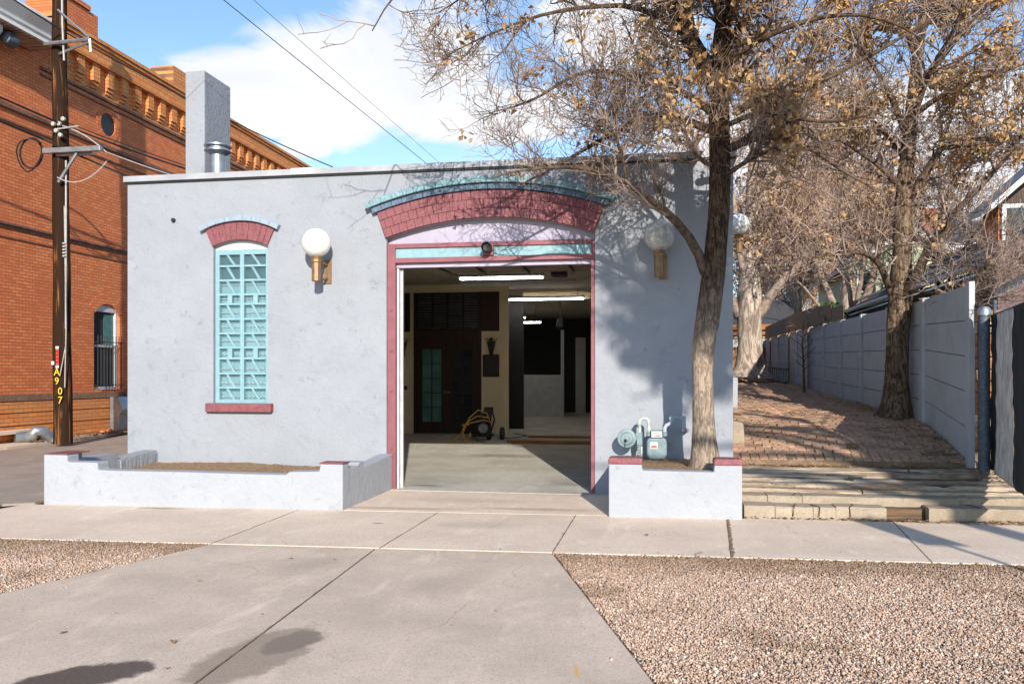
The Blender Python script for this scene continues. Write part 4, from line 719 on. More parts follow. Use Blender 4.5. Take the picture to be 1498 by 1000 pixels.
# eave
ev=MB(); pf=[(0,9.20),(.66,9.20),(.66,9.30),(.70,9.33),(.72,9.42),(.80,9.52),(.88,9.62),(.88,9.68),(0,9.68)]
ev.prism(pf,lambda u,v:(BX+u,7.5,v),lambda u,v:(BX+u,17.75,v)); ev.build('eave_cornice',M['eave'],OB)
B(BX+.02,BX+.64,7.5,17.7,9.17,9.198).build('soffit',M['timberA'],OB)
b=MB()
for y in (15.9,): b.prism([(0,9.16),(.5,9.16),(.5,9.02),(.2,8.7),(0,8.62)],lambda u,v:(BX+u,y,v),lambda u,v:(BX+u,y+.35,v))
b.build('eave_bracket',M['white'],OB); MB().add([(BX-6,7.4,12.6),(BX+.85,7.4,9.69),(BX+.85,18.2,9.69),(BX-6,18.2,12.6)],[(0,1,2,3)]).build('front_roof',M['shingle'],OB)
fl=thing('floodlight','grey floodlight mounted under the white eave of the brick building','floodlight',(BX+.4,16.3,9)); 
sm(MB().lathe([(.05,-.2),(.13,-.15),(.16,.1),(.15,.12),(.0,.1)],(BX+.38,16.6,8.98),'y',16).build('lamp_head',M['bluepipe'],fl)); B(BX+.02,BX+.4,16.55,16.62,9.08,9.16).build('bracket',M['steel'],fl)
# vent + window
v_=sm(MB().lathe([(.30,.0),(.30,-.15)],(BX-.02,20.53,8.27),'x',24).build('round_vent',M['black'],OB)); 
g=MB(); 
for a in range(6): q=a*PI/6; g.tube([(BX-.08,20.53+.29*math.cos(q),8.27+.29*math.sin(q)),(BX-.08,20.53-.29*math.cos(q),8.27-.29*math.sin(q))],.012,4)
g.build('grille',M['steel'],v_)
b=MB()
for i in range(24):
    a=i*PI/12; a2=a+PI/12-.02; b.add([(BX+.012,20.53+r*math.cos(t),8.27+r*math.sin(t)) for r,t in ((.31,a),(.31,a2),(.47,a2),(.47,a))]+[(BX-.02,20.53+r*math.cos(t),8.27+r*math.sin(t)) for r,t in ((.31,a),(.31,a2),(.47,a2),(.47,a))],[(0,1,2,3),(0,1,5,4),(1,2,6,5),(2,3,7,6),(3,0,4,7)])
b.build('vent_brick_ring',M['brick'],OB)
b=MB(); b.box(BX-.16,BX-.06,19.95,20.05,1.19,3.42); b.box(BX-.16,BX-.06,20.93,21.03,1.19,3.42); b.box(BX-.16,BX-.061,20.05,20.93,3.26,3.45); b.box(BX-.16,BX-.061,20.05,20.93,1.19,1.27); b.box(BX-.15,BX-.07,20.05,20.93,2.32,2.38)
wn=b.build('window',M['white'],OB,bevel=.008); B(BX-.13,BX-.12,20.05,20.93,1.25,3.3).build('pane',M['pane'],wn); B(BX-.119,BX-.115,20.5,20.9,2.4,3.2).build('curtain',M['teal'],wn)
b=MB(); 
for i in range(9): y=19.98+i*.125; b.tube([(BX+.10,y,1.22),(BX+.10,y,2.62)],.010,6)
for z in (1.32,2.45): b.tube([(BX-.02,19.95,z),(BX+.10,19.95,z),(BX+.10,21.05,z),(BX-.02,21.05,z)],.013,6)
b.build('window_guard',M['black'],OB)
b=MB()
for i in range(13):
    a=-1.0+i*2/12.6; c=(20.49,2.9); r0,r1=.58,.86
    b.add([(BX+.012,c[0]+r*math.sin(t)*1.0,c[1]+r*math.cos(t)) for r,t in ((r0,a),(r0,a+.15),(r1,a+.15),(r1,a))]+[(BX-.02,c[0]+r*math.sin(t),c[1]+r*math.cos(t)) for r,t in ((r0,a),(r0,a+.15),(r1,a+.15),(r1,a))],[(0,1,2,3),(0,1,5,4),(1,2,6,5),(2,3,7,6),(3,0,4,7)])
b.build('window_arch',M['brick'],OB)
# ground clutter by the brick wall
mb_=thing('meter_cabinet','small galvanised cabinet with slanted hood against the brick base','cabinet',(-14.2,20.8,.07))
MB().prism([(-14.42,.07),(-14.16,.07),(-14.16,.52),(-14.02,.66),(-14.16,1.0),(-14.42,1.0)],lambda u,v:(u,20.5,v),lambda u,v:(u,20.95,v)).build('body',M['galv'],mb_,bevel=.01)
MB().tube([(-14.43,21.1,1.1),(-14.3,21.15,.9),(-14.35,21.2,.5),(-14.3,21.0,.1)],.018,6).build('conduit',M['cable'],mb_)
el=thing('duct_elbow','round galvanised duct elbow lying on the kerb strip below the brick base','duct',(-13.9,17.4,.05))
b=MB(); b.tube([(-14.25,16.9,.17)]+[(-14.1+.22*math.sin(a),17.1,.17+.22-.22*math.cos(a)) for a in np.linspace(0,1.2,5)]+[(-13.8,17.2,.30),(-13.72,17.4,.12)],[.12,.13,.13,.13,.13,.12,.12,.12],14); sm(b.build('elbow',M['galv'],el)); B(-13.9,-13.6,17.3,17.8,.05,.14,rz=.3,jit=.02).build('flange',M['galv'],el)
tag(B(-14.42,-14.2,14,17.9,.25,.33,jit=.01).build('concrete_ledge_slab',M['walk']),'white concrete slab edge along the brick base left of the pole','ledge')
for k,(x,y,s) in enumerate(((-14.2,21.35,.16),(-14.25,20.25,.10),(-14.2,19.9,.09),(-14.15,20.1,.07))):
    b=MB(); b.lathe([(.0,0),(s*.9,.02),(s,s*.3),(s*.7,s*.75),(0,s*.9)],(x,y,.07),'z',7); b.v=[tuple(c+random.uniform(-.02,.02) for c in p) for p in b.v]
    tag(b.build('rubble_stone',M['kerb'] if k==0 else M['brick'],smooth=False),['pale rock lying beside the galvanised cabinet','red brick rubble nearest left of the cabinet','small red rubble furthest left of the cabinet','smallest red rubble piece in front of the brick base'][k],'stone','rubble by the brick base')
# ================================================================ UTILITY POLE + WIRES
UP=thing('utility_pole','dark creosoted wooden utility pole standing beside the orange brick wall','utility pole',(-13.08,16.95,.05))
n=26; P=[(-13.08-.11*i/n+.01*math.sin(i*.9),16.95,.04+(11.5)*i/n) for i in range(n+1)]
sm(MB().tube(P,[.20-.06*i/n+random.uniform(-.004,.004) for i in range(n+1)],20).build('pole_shaft',M['pole'],UP))
b=MB(); b.lathe([(.205,.0),(.202,.5),(.2,.62)],(-13.08,16.95,.035),'z',20)
b=MB(); b.box(-13.34,-11.94,16.62,16.72,6.45,6.56); b.box(-13.1,-12.2,16.74,16.8,6.40,6.46); b.build('crossarm',M['galv'],UP,bevel=.004)
b=MB(); b.tube([(-13.0,16.7,5.82),(-12.55,16.7,6.44)],.035,6); b.build('brace',M['galv'],UP)
b=MB(); b.tube([(-13.34,16.68,8.87),(-12.22,16.68,8.90)],.04,6); b.tube([(-13.0,16.68,9.60),(-12.22,16.68,8.92)],.022,6); b.tube([(-13.05,16.8,8.68),(-12.22,16.7,8.86)],.03,6); b.tube([(-12.22,16.68,8.9),(-12.2,16.68,8.62)],.03,6); b.build('upper_bracket',M['galv'],UP)
b=MB(); b.tube([(-12.9,16.75,8.5),(-12.92,16.72,9.3),(-12.96,16.74,11.4)],.022,6); b.tube([(-12.88,16.78,2.6),(-12.86,16.76,6.3)],.02,6); b.tube([(-12.89,16.76,1.3),(-12.85,16.75,2.6),(-12.90,16.76,5.3)],.012,5); b.tube([(-12.86,16.74,2.2),(-12.98,16.72,1.55)],.01,5); b.build('conduit',M['cablew'],UP)
b=MB(); 
for i in range(5): b.lathe([(.02,0),(.035,.01),(.035,.03),(.02,.04)],(-12.88,16.72,4.45-.07*i),'z',8)
for p in ((-13.12,7.1),(-12.98,7.1),(-13.05,6.95),(-12.95,6.85),(-12.88,7.2)): b.lathe([(.03,-.06),(.05,-.05),(.05,0),(.02,.03)],(p[0],16.72,p[1]),'y',8)
b.tube([(-13.1,16.7,6.98),(-12.5,16.68,7.02)],.018,5); b.build('insulator',M['cablew'],UP)
tg=B(-13.09,-13.02,16.735,16.742,1.80,2.14).build('tag_strip',M['red'],UP); B(-13.095,-13.015,16.73,16.736,2.15,2.21).build('tag_plate',M['white'],UP); B(-13.095,-13.015,16.73,16.736,1.73,1.79).build('tag_plate',M['white'],UP); B(-13.21,-13.14,16.74,16.75,1.80,1.88).build('tag_plate',M['white'],UP)
t=MB(); 
for z in (1.86,1.94,2.02,2.09): t.box(-13.075,-13.035,16.73,16.734,z-.012,z+.012)
t.build('tag_print',M['black'],UP)
def text(s,loc,size,mat,parent,rot=(PI/2,0,0),name='character'):
    cu=bpy.data.curves.new('c','FONT'); cu.body=s; cu.size=size; cu.extrude=.004; cu.align_x='CENTER'; cu.offset=.0015
    o=bpy.data.objects.new('c',cu); C.objects.link(o); bpy.context.view_layer.update(); me=bpy.data.meshes.new_from_object(o.evaluated_get(bpy.context.evaluated_depsgraph_get()))
    bpy.data.objects.remove(o); me.transform(Matrix.Translation(loc)@Matrix.Rotation(rot[0],4,'X')); me.materials.clear(); me.materials.append(mat)
    q=bpy.data.objects.new(name,me); C.objects.link(q); q.parent=parent; q.matrix_parent_inverse=Matrix.Translation(-Vector(parent.get('org',(0,0,0)))); return q
for s,x,z in (('A',-13.05,1.57),('9',-13.05,1.37),('0',-12.97,1.15),('7',-12.97,.95)):
    text(s,(x,16.715,z),.22,M['yellow'],UP)
# wires
def sag(a,b,s,n=16): return [(a[0]+(b[0]-a[0])*t,a[1]+(b[1]-a[1])*t,a[2]+(b[2]-a[2])*t-s*4*t*(1-t)) for t in [i/n for i in range(n+1)]]
def wire(P,r,lab,mat='cable',grp='overhead wires'): return tag(MB().tube(P,r,5).build('wire',M[mat]),lab,'wire',grp)
wire(sag((-7.51,4,7.85),(-4.54,28,6.14),.0),.007,'lower dark wire crossing the sky above the roof')
wire(sag((-6.89,4,7.80),(-4.34,28,6.15),.0),.004,'thinner upper wire crossing the sky above the roof')
wire(sag((-13.6,4,7.9),(-13.0,16.65,7.12),.1)+sag((-13.0,16.65,7.12),(-8.5,24,6.4),.25)[1:],.022,'thick black cable passing the middle of the utility pole')
wire(sag((-13.9,5,7.6),(-13.3,16.6,6.75),.1)+sag((-13.3,16.6,6.75),(-11.3,17.3,5.86),.02)[1:]+sag((-11.3,17.3,5.86),(-8.2,18.5,4.9),.05)[1:],.024,'lowest black cable running down past the crossarm')
wire(sag((-13.5,5,10.4),(-13.0,16.6,9.2),.1)+sag((-13.0,16.6,9.2),(-9.5,24.5,7.8),.15)[1:],.016,'black cable dropping from the white eave past the pole top')
wire(sag((-12.9,16.7,7.05),(-11.9,16.8,6.45),-.08)+sag((-11.9,16.8,6.45),(-9.5,20,5.9),.08)[1:],.014,'pale cable bending off the end of the crossarm','cablew')
wire(sag((-13.0,16.7,7.2),(-8.8,22,6.2),.15),.012,'thin black cable just above the crossarm')
wire(sag((-12.95,16.6,5.9),(-11.75,16.6,6.2),.25),.012,'slack pale loop of wire under the crossarm','cablew')
tag(MB().tube([(-13.66+.30*math.cos(a),16.62+.05*math.sin(2*a),6.42+.36*math.sin(a)) for a in np.linspace(1.5,7.8,30)],.016,5).tube([(-13.62+.28*math.cos(a),16.64,6.47+.33*math.sin(a)) for a in np.linspace(1.5,7.8,30)],.022,5).build('cable_coil',M['cable']),'coil of spare black cable hanging left of the utility pole','cable coil')
# ================================================================ FENCE + GATE
FN=thing('concrete_fence','grey painted concrete panel fence along the right side of the brick path','fence',(3.8,20,1))
ft=lambda Y: float(np.interp(Y,[11.2,13.2,18.8,22.9,31],[2.69,2.66,2.72,2.79,2.88]))
py=[11.25+1.87*i for i in range(12)]
for i,y in enumerate(py):
    w=.075; p=MB(); z0=zp(y)-.1; p.box(3.76,3.83 if i==0 else 3.88,y-w,y+w,z0,ft(y)+.02,jit=.004); p.build('post',M['fencepost'],FN,bevel=.006)
    if i<11:
        ya,yb=y+w-.03,py[i+1]-w+.03; pn=MB(); nb_=5
        for k in range(nb_):
            A0,A1=zp(ya)-.05,zp(yb)-.05; h0=(ft(ya)-A0)/nb_; h1=(ft(yb)-A1)/nb_; xo=random.uniform(-.004,.004)
            V=[(3.80+xo,ya,A0+h0*k+.005),(3.80+xo,yb,A1+h1*k+.005),(3.80+xo,yb,A1+h1*(k+1)-.005),(3.80+xo,ya,A0+h0*(k+1)-.005)]; V+=[(3.84,q[1],q[2]) for q in V]
            pn.add(V,[(0,1,2,3),(4,7,6,5),(0,4,5,1),(1,5,6,2),(2,6,7,3),(3,7,4,0)])
        pn.add([(3.842,ya,zp(ya)-.05),(3.842,yb,zp(yb)-.05),(3.842,yb,ft(yb)-.01),(3.842,ya,ft(ya)-.01)],[(0,1,2,3)]); pn.build('panel',M['fence'],FN,bevel=.004)
cbd=MB()
for i,(ya,yb,za,zb,h) in enumerate(((18.4,20.2,2.72,2.76,.30),(19.6,21.6,2.80,2.90,.33),(21.0,25.2,2.92,3.0,.30),(25.0,31,3.0,3.0,.28),(20.2,31,2.75,2.86,.18))):
    x=3.78-.012*i; cbd.add([(x,ya,za),(x,yb,zb),(x,yb,zb+h),(x,ya,za+h),(x+.01,ya,za),(x+.01,yb,zb),(x+.01,yb,zb+h),(x+.01,ya,za+h)],[(0,1,2,3),(4,7,6,5),(0,4,5,1),(1,5,6,2),(2,6,7,3),(3,7,4,0)])
for y in (22.2,25.4,29.5): cbd.box(3.70,3.75,y-.03,y+.03,zp(y),2.9)
tag(cbd.build('board_extension',M['cardboard']),'brown overlapping boards fixed above the far end of the grey fence','boards')
tag(B(3.84,3.885,11.08,11.14,.42,2.45,jit=.006).build('wood_post',M['woodd']),'dark wooden post against the near end of the grey fence','post')
pp=thing('pipe_post','blue grey steel gate post with domed cap beside the grey fence','post',(3.82,10.86,.4)); sm(MB().lathe([(.062,0),(.062,1.92)],(3.82,10.86,.40),'z',18).build('pipe',M['bluepipe'],pp)); 
sm(MB().lathe([(.062,1.86),(.075,1.87),(.075,1.93),(.05,1.97),(0,1.98)],(3.82,10.86,.40),'z',18).build('cap',M['galv'],pp)); MB().lathe([(.068,.28),(.072,.3),(.072,.34),(.068,.36)],(3.82,10.86,.40),'z',14).build('collar',M['bluepipe'],pp)
for zz in (.72,2.15): MB().tube([(3.86,10.88,zz),(3.98,10.98,zz)],.018,6).build('hinge',M['bluepipe'],pp)
stk=thing('timber_retaining_stack','stack of weathered orange timbers seen between the post and the gate','timber stack',(4.7,11.7,.5))
for i in range(13):
    z=.45+i*.15; B(4.02+random.uniform(-.04,.04),5.6,11.6+random.uniform(-.03,.03),11.8,z,z+.135,jit=.008).build('timber',M['orangewood'] if random.random()<.75 else M['timberA'],stk)
GT_=thing('gate','open steel gate leaf covered in black mesh fabric with one white strip','gate',(3.985,11.0,.4))
h0=Vector((3.985,11.0,0)); h1=Vector((3.55,8.75,0)); D=h1-h0; nrm=Vector((D.y,-D.x,0)).normalized()
def gp(t,z,o=0): 
    p=h0+D*t+nrm*o; return (p.x,p.y,z)
def zb_(t): return .46-.10*t
b=MB()
for t in (0,1): b.tube([gp(t,zb_(t)),gp(t,2.46 if t==0 else 2.36)],.022,8)
for z in (0,1): b.tube([gp(0,(zb_(0)+.03,2.28)[z]),gp(1,(zb_(1)+.03,2.28)[z])],.024,8)
b.build('frame',M['bluepipe'],GT_)
def fabric(t0,t1,o,z1,name,mat,nx=30,nz=40,amp=.012):
    V=[];F=[]
    for j in range(nz+1):
        for i in range(nx+1):
            t=t0+(t1-t0)*i/nx; z=zb_(t)-.02+(z1-zb_(t)+.02)*j/nz; w=amp*.45*(math.sin(t*38+z*2)+.8*math.sin(t*17-z*5)+.8*math.sin(z*17+t*30)+.4*math.sin(z*31))+random.uniform(-.002,.002)
            V.append(gp(t+.004*math.sin(z*9),z,o+w))
    for j in range(nz):
        for i in range(nx): a=j*(nx+1)+i; F.append((a,a+1,a+nx+2,a+nx+1))
    o=mesh(name,V,F,mat,GT_,smooth=True); md=o.modifiers.new('s','SOLIDIFY'); md.thickness=.004; return o
fabric(.01,.21,.045,2.28,'fabric',M['tarp'],12); fabric(.185,.61,.055,2.26,'fabric',M['tarpw'],26); fabric(.59,1,.045,2.28,'fabric',M['tarp'],26)
b=MB()
for k in range(3):
    P=[]; 
    for i in range(90): t=i/89; a=t*60+k*2; P.append(gp(t,2.52+k*.02+.03*math.sin(a),.03*math.cos(a)))
    b.tube(P,.005,3,False)
b.build('barbed_wire',M['steel'],GT_)
# brown boards above gate (neighbour side)
# ================================================================ NEIGHBOUR HOUSES
NG=thing('neighbour_garage','low brown building with long grey gutter behind the grey fence','building',(8,18,0))
w=MB(); w.box(6.9,12,16.9,34,0,3.85); w.build('wall',M['brown'],NG)
B(6.05,12,16.55,16.895,0,4.0).build('front_wall',M['mauves'],NG)
r=MB(); r.add([(6.45,16.2,3.84),(6.45,34.4,3.84),(10.5,34.4,6.0),(10.5,16.2,6.0),(6.45,16.2,3.74),(6.45,34.4,3.74),(10.5,34.4,5.9),(10.5,16.2,5.9)],[(0,1,2,3),(4,7,6,5),(0,4,5,1),(1,5,6,2),(2,6,7,3),(3,7,4,0)]); r.build('roof',M['shingle'],NG)
g=MB(); g.tube([(6.42,16.0,3.80),(6.42,34.4,3.78)],.07,8); g.build('gutter',M['fascia'],NG); g=MB(); g.tube([(6.9,15.9,4.22),(6.9,34.4,4.20)],.05,8); g.box(6.46,6.9,16.2,34,3.62,3.66); g.build('gutter',M['galv'],NG)
wn=B(6.86,6.895,20.5,21.4,2.0,3.1).build('window',M['white'],NG); B(6.85,6.858,20.58,21.32,2.08,3.02).build('pane',M['pane'],wn)
DM=thing('brick_house','brick gabled house with white trimmed window rising above the brown roof at right edge','house',(9.6,22,0))
B(8.05,14,22,23,0,5.55).build('wall',M['brick'],DM); MB().prism([(8.05,5.56),(14,5.56),(10.9,8.1)],lambda u,v:(u,22,v),lambda u,v:(u,23,v)).build('gable',M['brown'],DM)
r=MB(); r.prism([(7.75,5.45),(7.75,5.60),(10.9,8.5),(10.9,8.3)],lambda u,v:(u,21.6,v),lambda u,v:(u,23.2,v)); r.prism([(14.5,5.45),(14.5,5.62),(10.9,8.5),(10.9,8.3)],lambda u,v:(u,21.6,v),lambda u,v:(u,23.2,v)); r.build('roof',M['steel'],DM)
b=MB(); b.box(8.1,9.6,21.9,21.99,4.6,5.65); wn=b.build('window',M['white'],DM); b=MB(); b.box(8.2,8.8,21.88,21.898,4.7,5.55); b.box(8.9,9.5,21.88,21.898,4.7,5.55); b.build('pane',M['pane'],wn)
RH=thing('brick_house','red brick house with white cornice and grey roof beyond the fence tree','house',(13.2,42,0))
B(11.0,17.5,42,52,0,7.4).build('wall',M['redbrick'],RH); b=MB(); b.box(10.6,17.9,41.5,52.4,7.42,7.62); b.box(10.8,17.7,41.75,52.2,7.25,7.42); b.build('cornice',M['white'],RH)
MB().add([(10.6,41.5,7.63),(17.9,41.5,7.63),(17.9,52.4,7.63),(10.6,52.4,7.63),(12.6,45,9.2),(15.9,45,9.2),(15.9,49,9.2),(12.6,49,9.2)],[(0,1,5,4),(1,2,6,5),(2,3,7,6),(3,0,4,7),(4,5,6,7)]).build('roof',M['shingle'],RH)
for x in (11.35,13.35,15.4):
    b=MB(); b.box(x-.5,x+.5,41.92,41.99,5.6,7.2); wn=b.build('window',M['white'],RH); b=MB(); b.box(x-.32,x+.32,41.9,41.918,5.75,7.05); b.build('pane',M['teal'],wn)
b=MB(); b.box(12.6,13.2,43.5,44.1,7.7,9.6); b.build('chimney',M['redbrick'],RH)
GH=thing('siding_house','pale green clapboard house with gabled roof behind the fence','house',(8.5,34,0))
gw=MB(); gw.plate([(7.15,0),(7.15,5.7),(9.3,6.9),(11.5,5.7),(11.5,0)],[],lambda u,v:(u,34,v),lambda u,v:(u,40,v)); gw.build('wall',M['siding'],GH)
cl=MB(); z=2.5
while z<5.7: cl.box(7.16,11.49,33.955,33.998,z,z+.02); z+=.17
cl.build('clapboard_shadow_lines',M['siding'],GH)
r=MB(); r.prism([(6.7,5.42),(6.7,5.6),(9.3,7.15),(9.3,6.95)],lambda u,v:(u,33.6,v),lambda u,v:(u,40.4,v)); r.prism([(11.95,5.42),(11.95,5.6),(9.3,7.15),(9.3,6.95)],lambda u,v:(u,33.6,v),lambda u,v:(u,40.4,v)); r.build('roof',M['white'],GH)
for x in (7.75,8.85):
    wn=B(x-.3,x+.3,33.9,33.95,4.7,5.6).build('window',M['white'],GH); B(x-.22,x+.22,33.88,33.898,4.78,5.52).build('pane',M['pane'],wn)
B(7.1,7.22,33.9,33.998,0,5.6).build('corner_board',M['white'],GH)
sd=thing('shed','low shed with dark roof and orange timber fascia behind the far wooden fence','shed',(3,34,1))
B(1,7,33.5,37,1.3,3.15).build('wall',M['white'],sd); MB().prism([(33,3.45),(38,3.45),(38,4.6),(35.5,4.6)],lambda u,v:(.6,u,v),lambda u,v:(5.2,u,v)).build('roof',M['shingle'],sd)
b=MB(); b.box(.6,5.2,32.95,33.1,3.3,3.5); b.box(.6,5.2,33.1,33.2,3.12,3.26); b.build('fascia',M['orangewood'],sd)
b=MB(); b.box(3.3,3.9,33.42,33.49,2.75,3.0); b.build('window',M['pane'],sd)
wfn=thing('wooden_fence','orange wooden fence with lattice top closing the far end of the path','fence',(2.5,31.3,1.5))
b=MB(); x=.9
while x<3.75: b.box(x,x+.135,31.3,31.33,1.4,2.55,jit=.004); x+=.145
b.build('boards',M['woodf'],wfn); b=MB(); b.box(.9,3.78,31.26,31.3,2.55,2.60); b.box(.9,3.78,31.26,31.3,2.92,2.97); b.box(2.2,2.3,31.24,31.3,1.4,3.0); b.build('rail',M['timberA'],wfn)
b=MB()
for i in range(30):
    x=.9+i*.1
    for s in (1,-1): b.add([(x,31.28,2.60 if s>0 else 2.92),(x+.025,31.28,2.60 if s>0 else 2.92),(x+.345,31.28,2.92 if s>0 else 2.60),(x+.32,31.28,2.92 if s>0 else 2.60),(x,31.29,2.60 if s>0 else 2.92),(x+.025,31.29,2.60 if s>0 else 2.92),(x+.345,31.29,2.92 if s>0 else 2.60),(x+.32,31.29,2.92 if s>0 else 2.60)],[(0,1,2,3),(4,7,6,5),(0,4,5,1),(2,6,7,3)])
b.build('lattice',M['timberA'],wfn)
ld=thing('ladder','metal ladder lying on edge against the far grey fence panels','ladder',(3.6,25,1.4))
for xx,hz in ((3.55,.42),(3.5,.05)): MB().tube([(xx,24.3,zp(24.3)+hz),(xx,28.5,zp(28.5)+hz)],.03,6).build('side_rail',M['black'],ld)
for i in range(9): y=24.5+i*.48; MB().tube([(3.5,y,zp(y)+.05),(3.55,y+.15,zp(y)+.42)],.018,5).build('rung',M['bag'],ld)
tag(sm(MB().lathe([(0,-.15),(.13,-.12),(.16,0),(.13,.12),(0,.15)],(6.2,20.5,2.95),'y',14).build('roof_vent_ball',M['galv'])),'small shiny metal vent dome showing over the grey fence','vent')
b=MB().tube([(6.2,20.5,0),(6.2,20.5,2.85)],.05,6); 
# distant skyline buildings low behind the shed
FBd=thing('distant_house','distant reddish house glimpsed through the bare trees above the shed','house',(6,60,0)); B(4.0,10,60,68,0,5.0).build('wall',M['redbrick'],FBd); MB().prism([(3.6,5.0),(10.4,5.0),(7,7)],lambda u,v:(u,59.6,v),lambda u,v:(u,68.4,v)).build('roof',M['shingle'],FBd)
# ================================================================ TREES
def unit(a): return a/np.maximum(np.linalg.norm(a,axis=-1,keepdims=True),1e-9)
def tubes(P,R,k):      # P[N,n,3] R[N,n]
    N,n,_=P.shape; T=np.empty_like(P); T[:,1:-1]=P[:,2:]-P[:,:-2]; T[:,0]=P[:,1]-P[:,0]; T[:,-1]=P[:,-1]-P[:,-2]; T=unit(T)
    ref=np.where(np.abs(T[:,:1,2:])<.8,np.array([0,0,1.])[None,None],np.array([1.,0,0])[None,None]); ref=np.broadcast_to(ref,T.shape)
    A=unit(np.cross(T,ref)); Bv=np.cross(A,T); q=np.arange(k)*2*np.pi/k
    V=P[:,:,None]+(A[:,:,None]*np.cos(q)[None,None,:,None]+Bv[:,:,None]*np.sin(q)[None,None,:,None])*R[:,:,None,None]
    i,j=np.meshgrid(np.arange(n-1),np.arange(k),indexing='ij'); f=np.stack([i*k+j,i*k+(j+1)%k,(i+1)*k+(j+1)%k,(i+1)*k+j],-1).reshape(-1,4)
    F=(f[None]+(np.arange(N)*n*k)[:,None,None]).reshape(-1,4); return V.reshape(-1,3),F
def cat(L):
    V=[];F=[];o=0
    for v,f in L: V.append(v); F.append(f+o); o+=len(v)
    return np.concatenate(V),np.concatenate(F)
def grow(P,R,cnt,len0,len1,npts,spread=(35,75),up=.15,bend=.12,jit=.18,r_frac=.55,rmin=.0018,tmin=.15,lenfall=.45,rng=RNG):
    N,n,_=P.shape; idx=np.repeat(np.arange(N),cnt); m=len(idx); t=rng.uniform(tmin,1,m)*(n-1); i=np.minimum(t.astype(int),n-2); f=(t-i)[:,None]
    p=P[idx,i]*(1-f)+P[idx,i+1]*f; r=R[idx,i]*(1-f[:,0])+R[idx,i+1]*f[:,0]; T=unit(P[idx,i+1]-P[idx,i])
    rv=unit(rng.normal(size=(m,3))); A=unit(np.cross(T,rv)); ang=np.radians(rng.uniform(spread[0],spread[1],m))[:,None]
    d=unit(T*np.cos(ang)+A*np.sin(ang)+np.array([0,0,up])); L=rng.uniform(len0,len1,m)*(1-lenfall*t/(n-1)); out=[p]
    for s in range(npts-1):
        p=p+d*(L/(npts-1))[:,None]; out.append(p); d=unit(d+np.array([0,0,bend])+rng.normal(size=(m,3))*jit)
    Q=np.stack(out,1); r0=np.maximum(r*r_frac,rmin)*1.0; RR=np.maximum(r0[:,None]*np.linspace(1,.35,npts)[None],rmin*.7)
    return Q,RR
def smoothline(pts,n):
    P=np.array(pts,float); d=np.concatenate([[0],np.cumsum(np.linalg.norm(np.diff(P,axis=0),axis=1))]); t=np.linspace(0,d[-1],n)
    # catmull-rom-ish via repeated smoothing
    Q=np.stack([np.interp(t,d,P[:,k]) for k in range(3)],1)
    for _ in range(3): Q[1:-1]=Q[1:-1]*.5+(Q[2:]+Q[:-2])*.25
    return Q
def leafmesh(name,pts,size,mat,parent,rng=RNG,droop=.7):
    n=len(pts); s=rng.uniform(size[0],size[1],n)[:,None]; d=unit(rng.normal(size=(n,3))*np.array([1,1,.6])-np.array([0,0,droop])); w=unit(np.cross(d,unit(rng.normal(size=(n,3))))); nn=np.cross(d,w); c=rng.uniform(.15,.5,(n,1))
    P=pts; V=np.stack([P,P+d*s*.45+w*s*.32+nn*s*c,P+d*s*.5-nn*s*.05,P+d*s*.5-w*s*.32+nn*s*c,P+d*s+nn*s*rng.uniform(-.4,.4,(n,1))],1).reshape(-1,3)
    f=np.array([(0,1,2),(1,4,2),(0,2,3),(2,4,3)]); F=(f[None]+5*np.arange(n)[:,None,None]).reshape(-1,3)
    return mesh(name,V,F,mat,parent,attr=np.repeat(rng.random(n),5))
def trunkmesh(name,pts,rad,mat,parent,k=28,n=70,rough_=.05,flare=1):
    P=smoothline(pts,n); d=np.linspace(0,1,len(rad)); Pd=np.array(pts,float); dd=np.concatenate([[0],np.cumsum(np.linalg.norm(np.diff(Pd,axis=0),axis=1))]); L=dd[-1]
    R=np.interp(np.linspace(0,L,n),dd,rad); V,F=tubes(P[None],R[None],k); V=V.reshape(n,k,3); c=P[:,None]
    a=np.arange(k)*2*np.pi/k; z=np.linspace(0,L,n)
    rr=1+rough_*(np.sin(a*3+z[:,None]*1.3)*.5+np.sin(a*5-z[:,None]*2.1)*.35+RNG.normal(size=(n,k))*.28)
    base=np.exp(-z/.22)[:,None]*(.12+.18*np.maximum(0,np.sin(a*4+1)))*flare; V=c+(V-c)*(rr+base)[...,None]
    return mesh(name,V.reshape(-1,3),F,mat,parent,smooth=True)
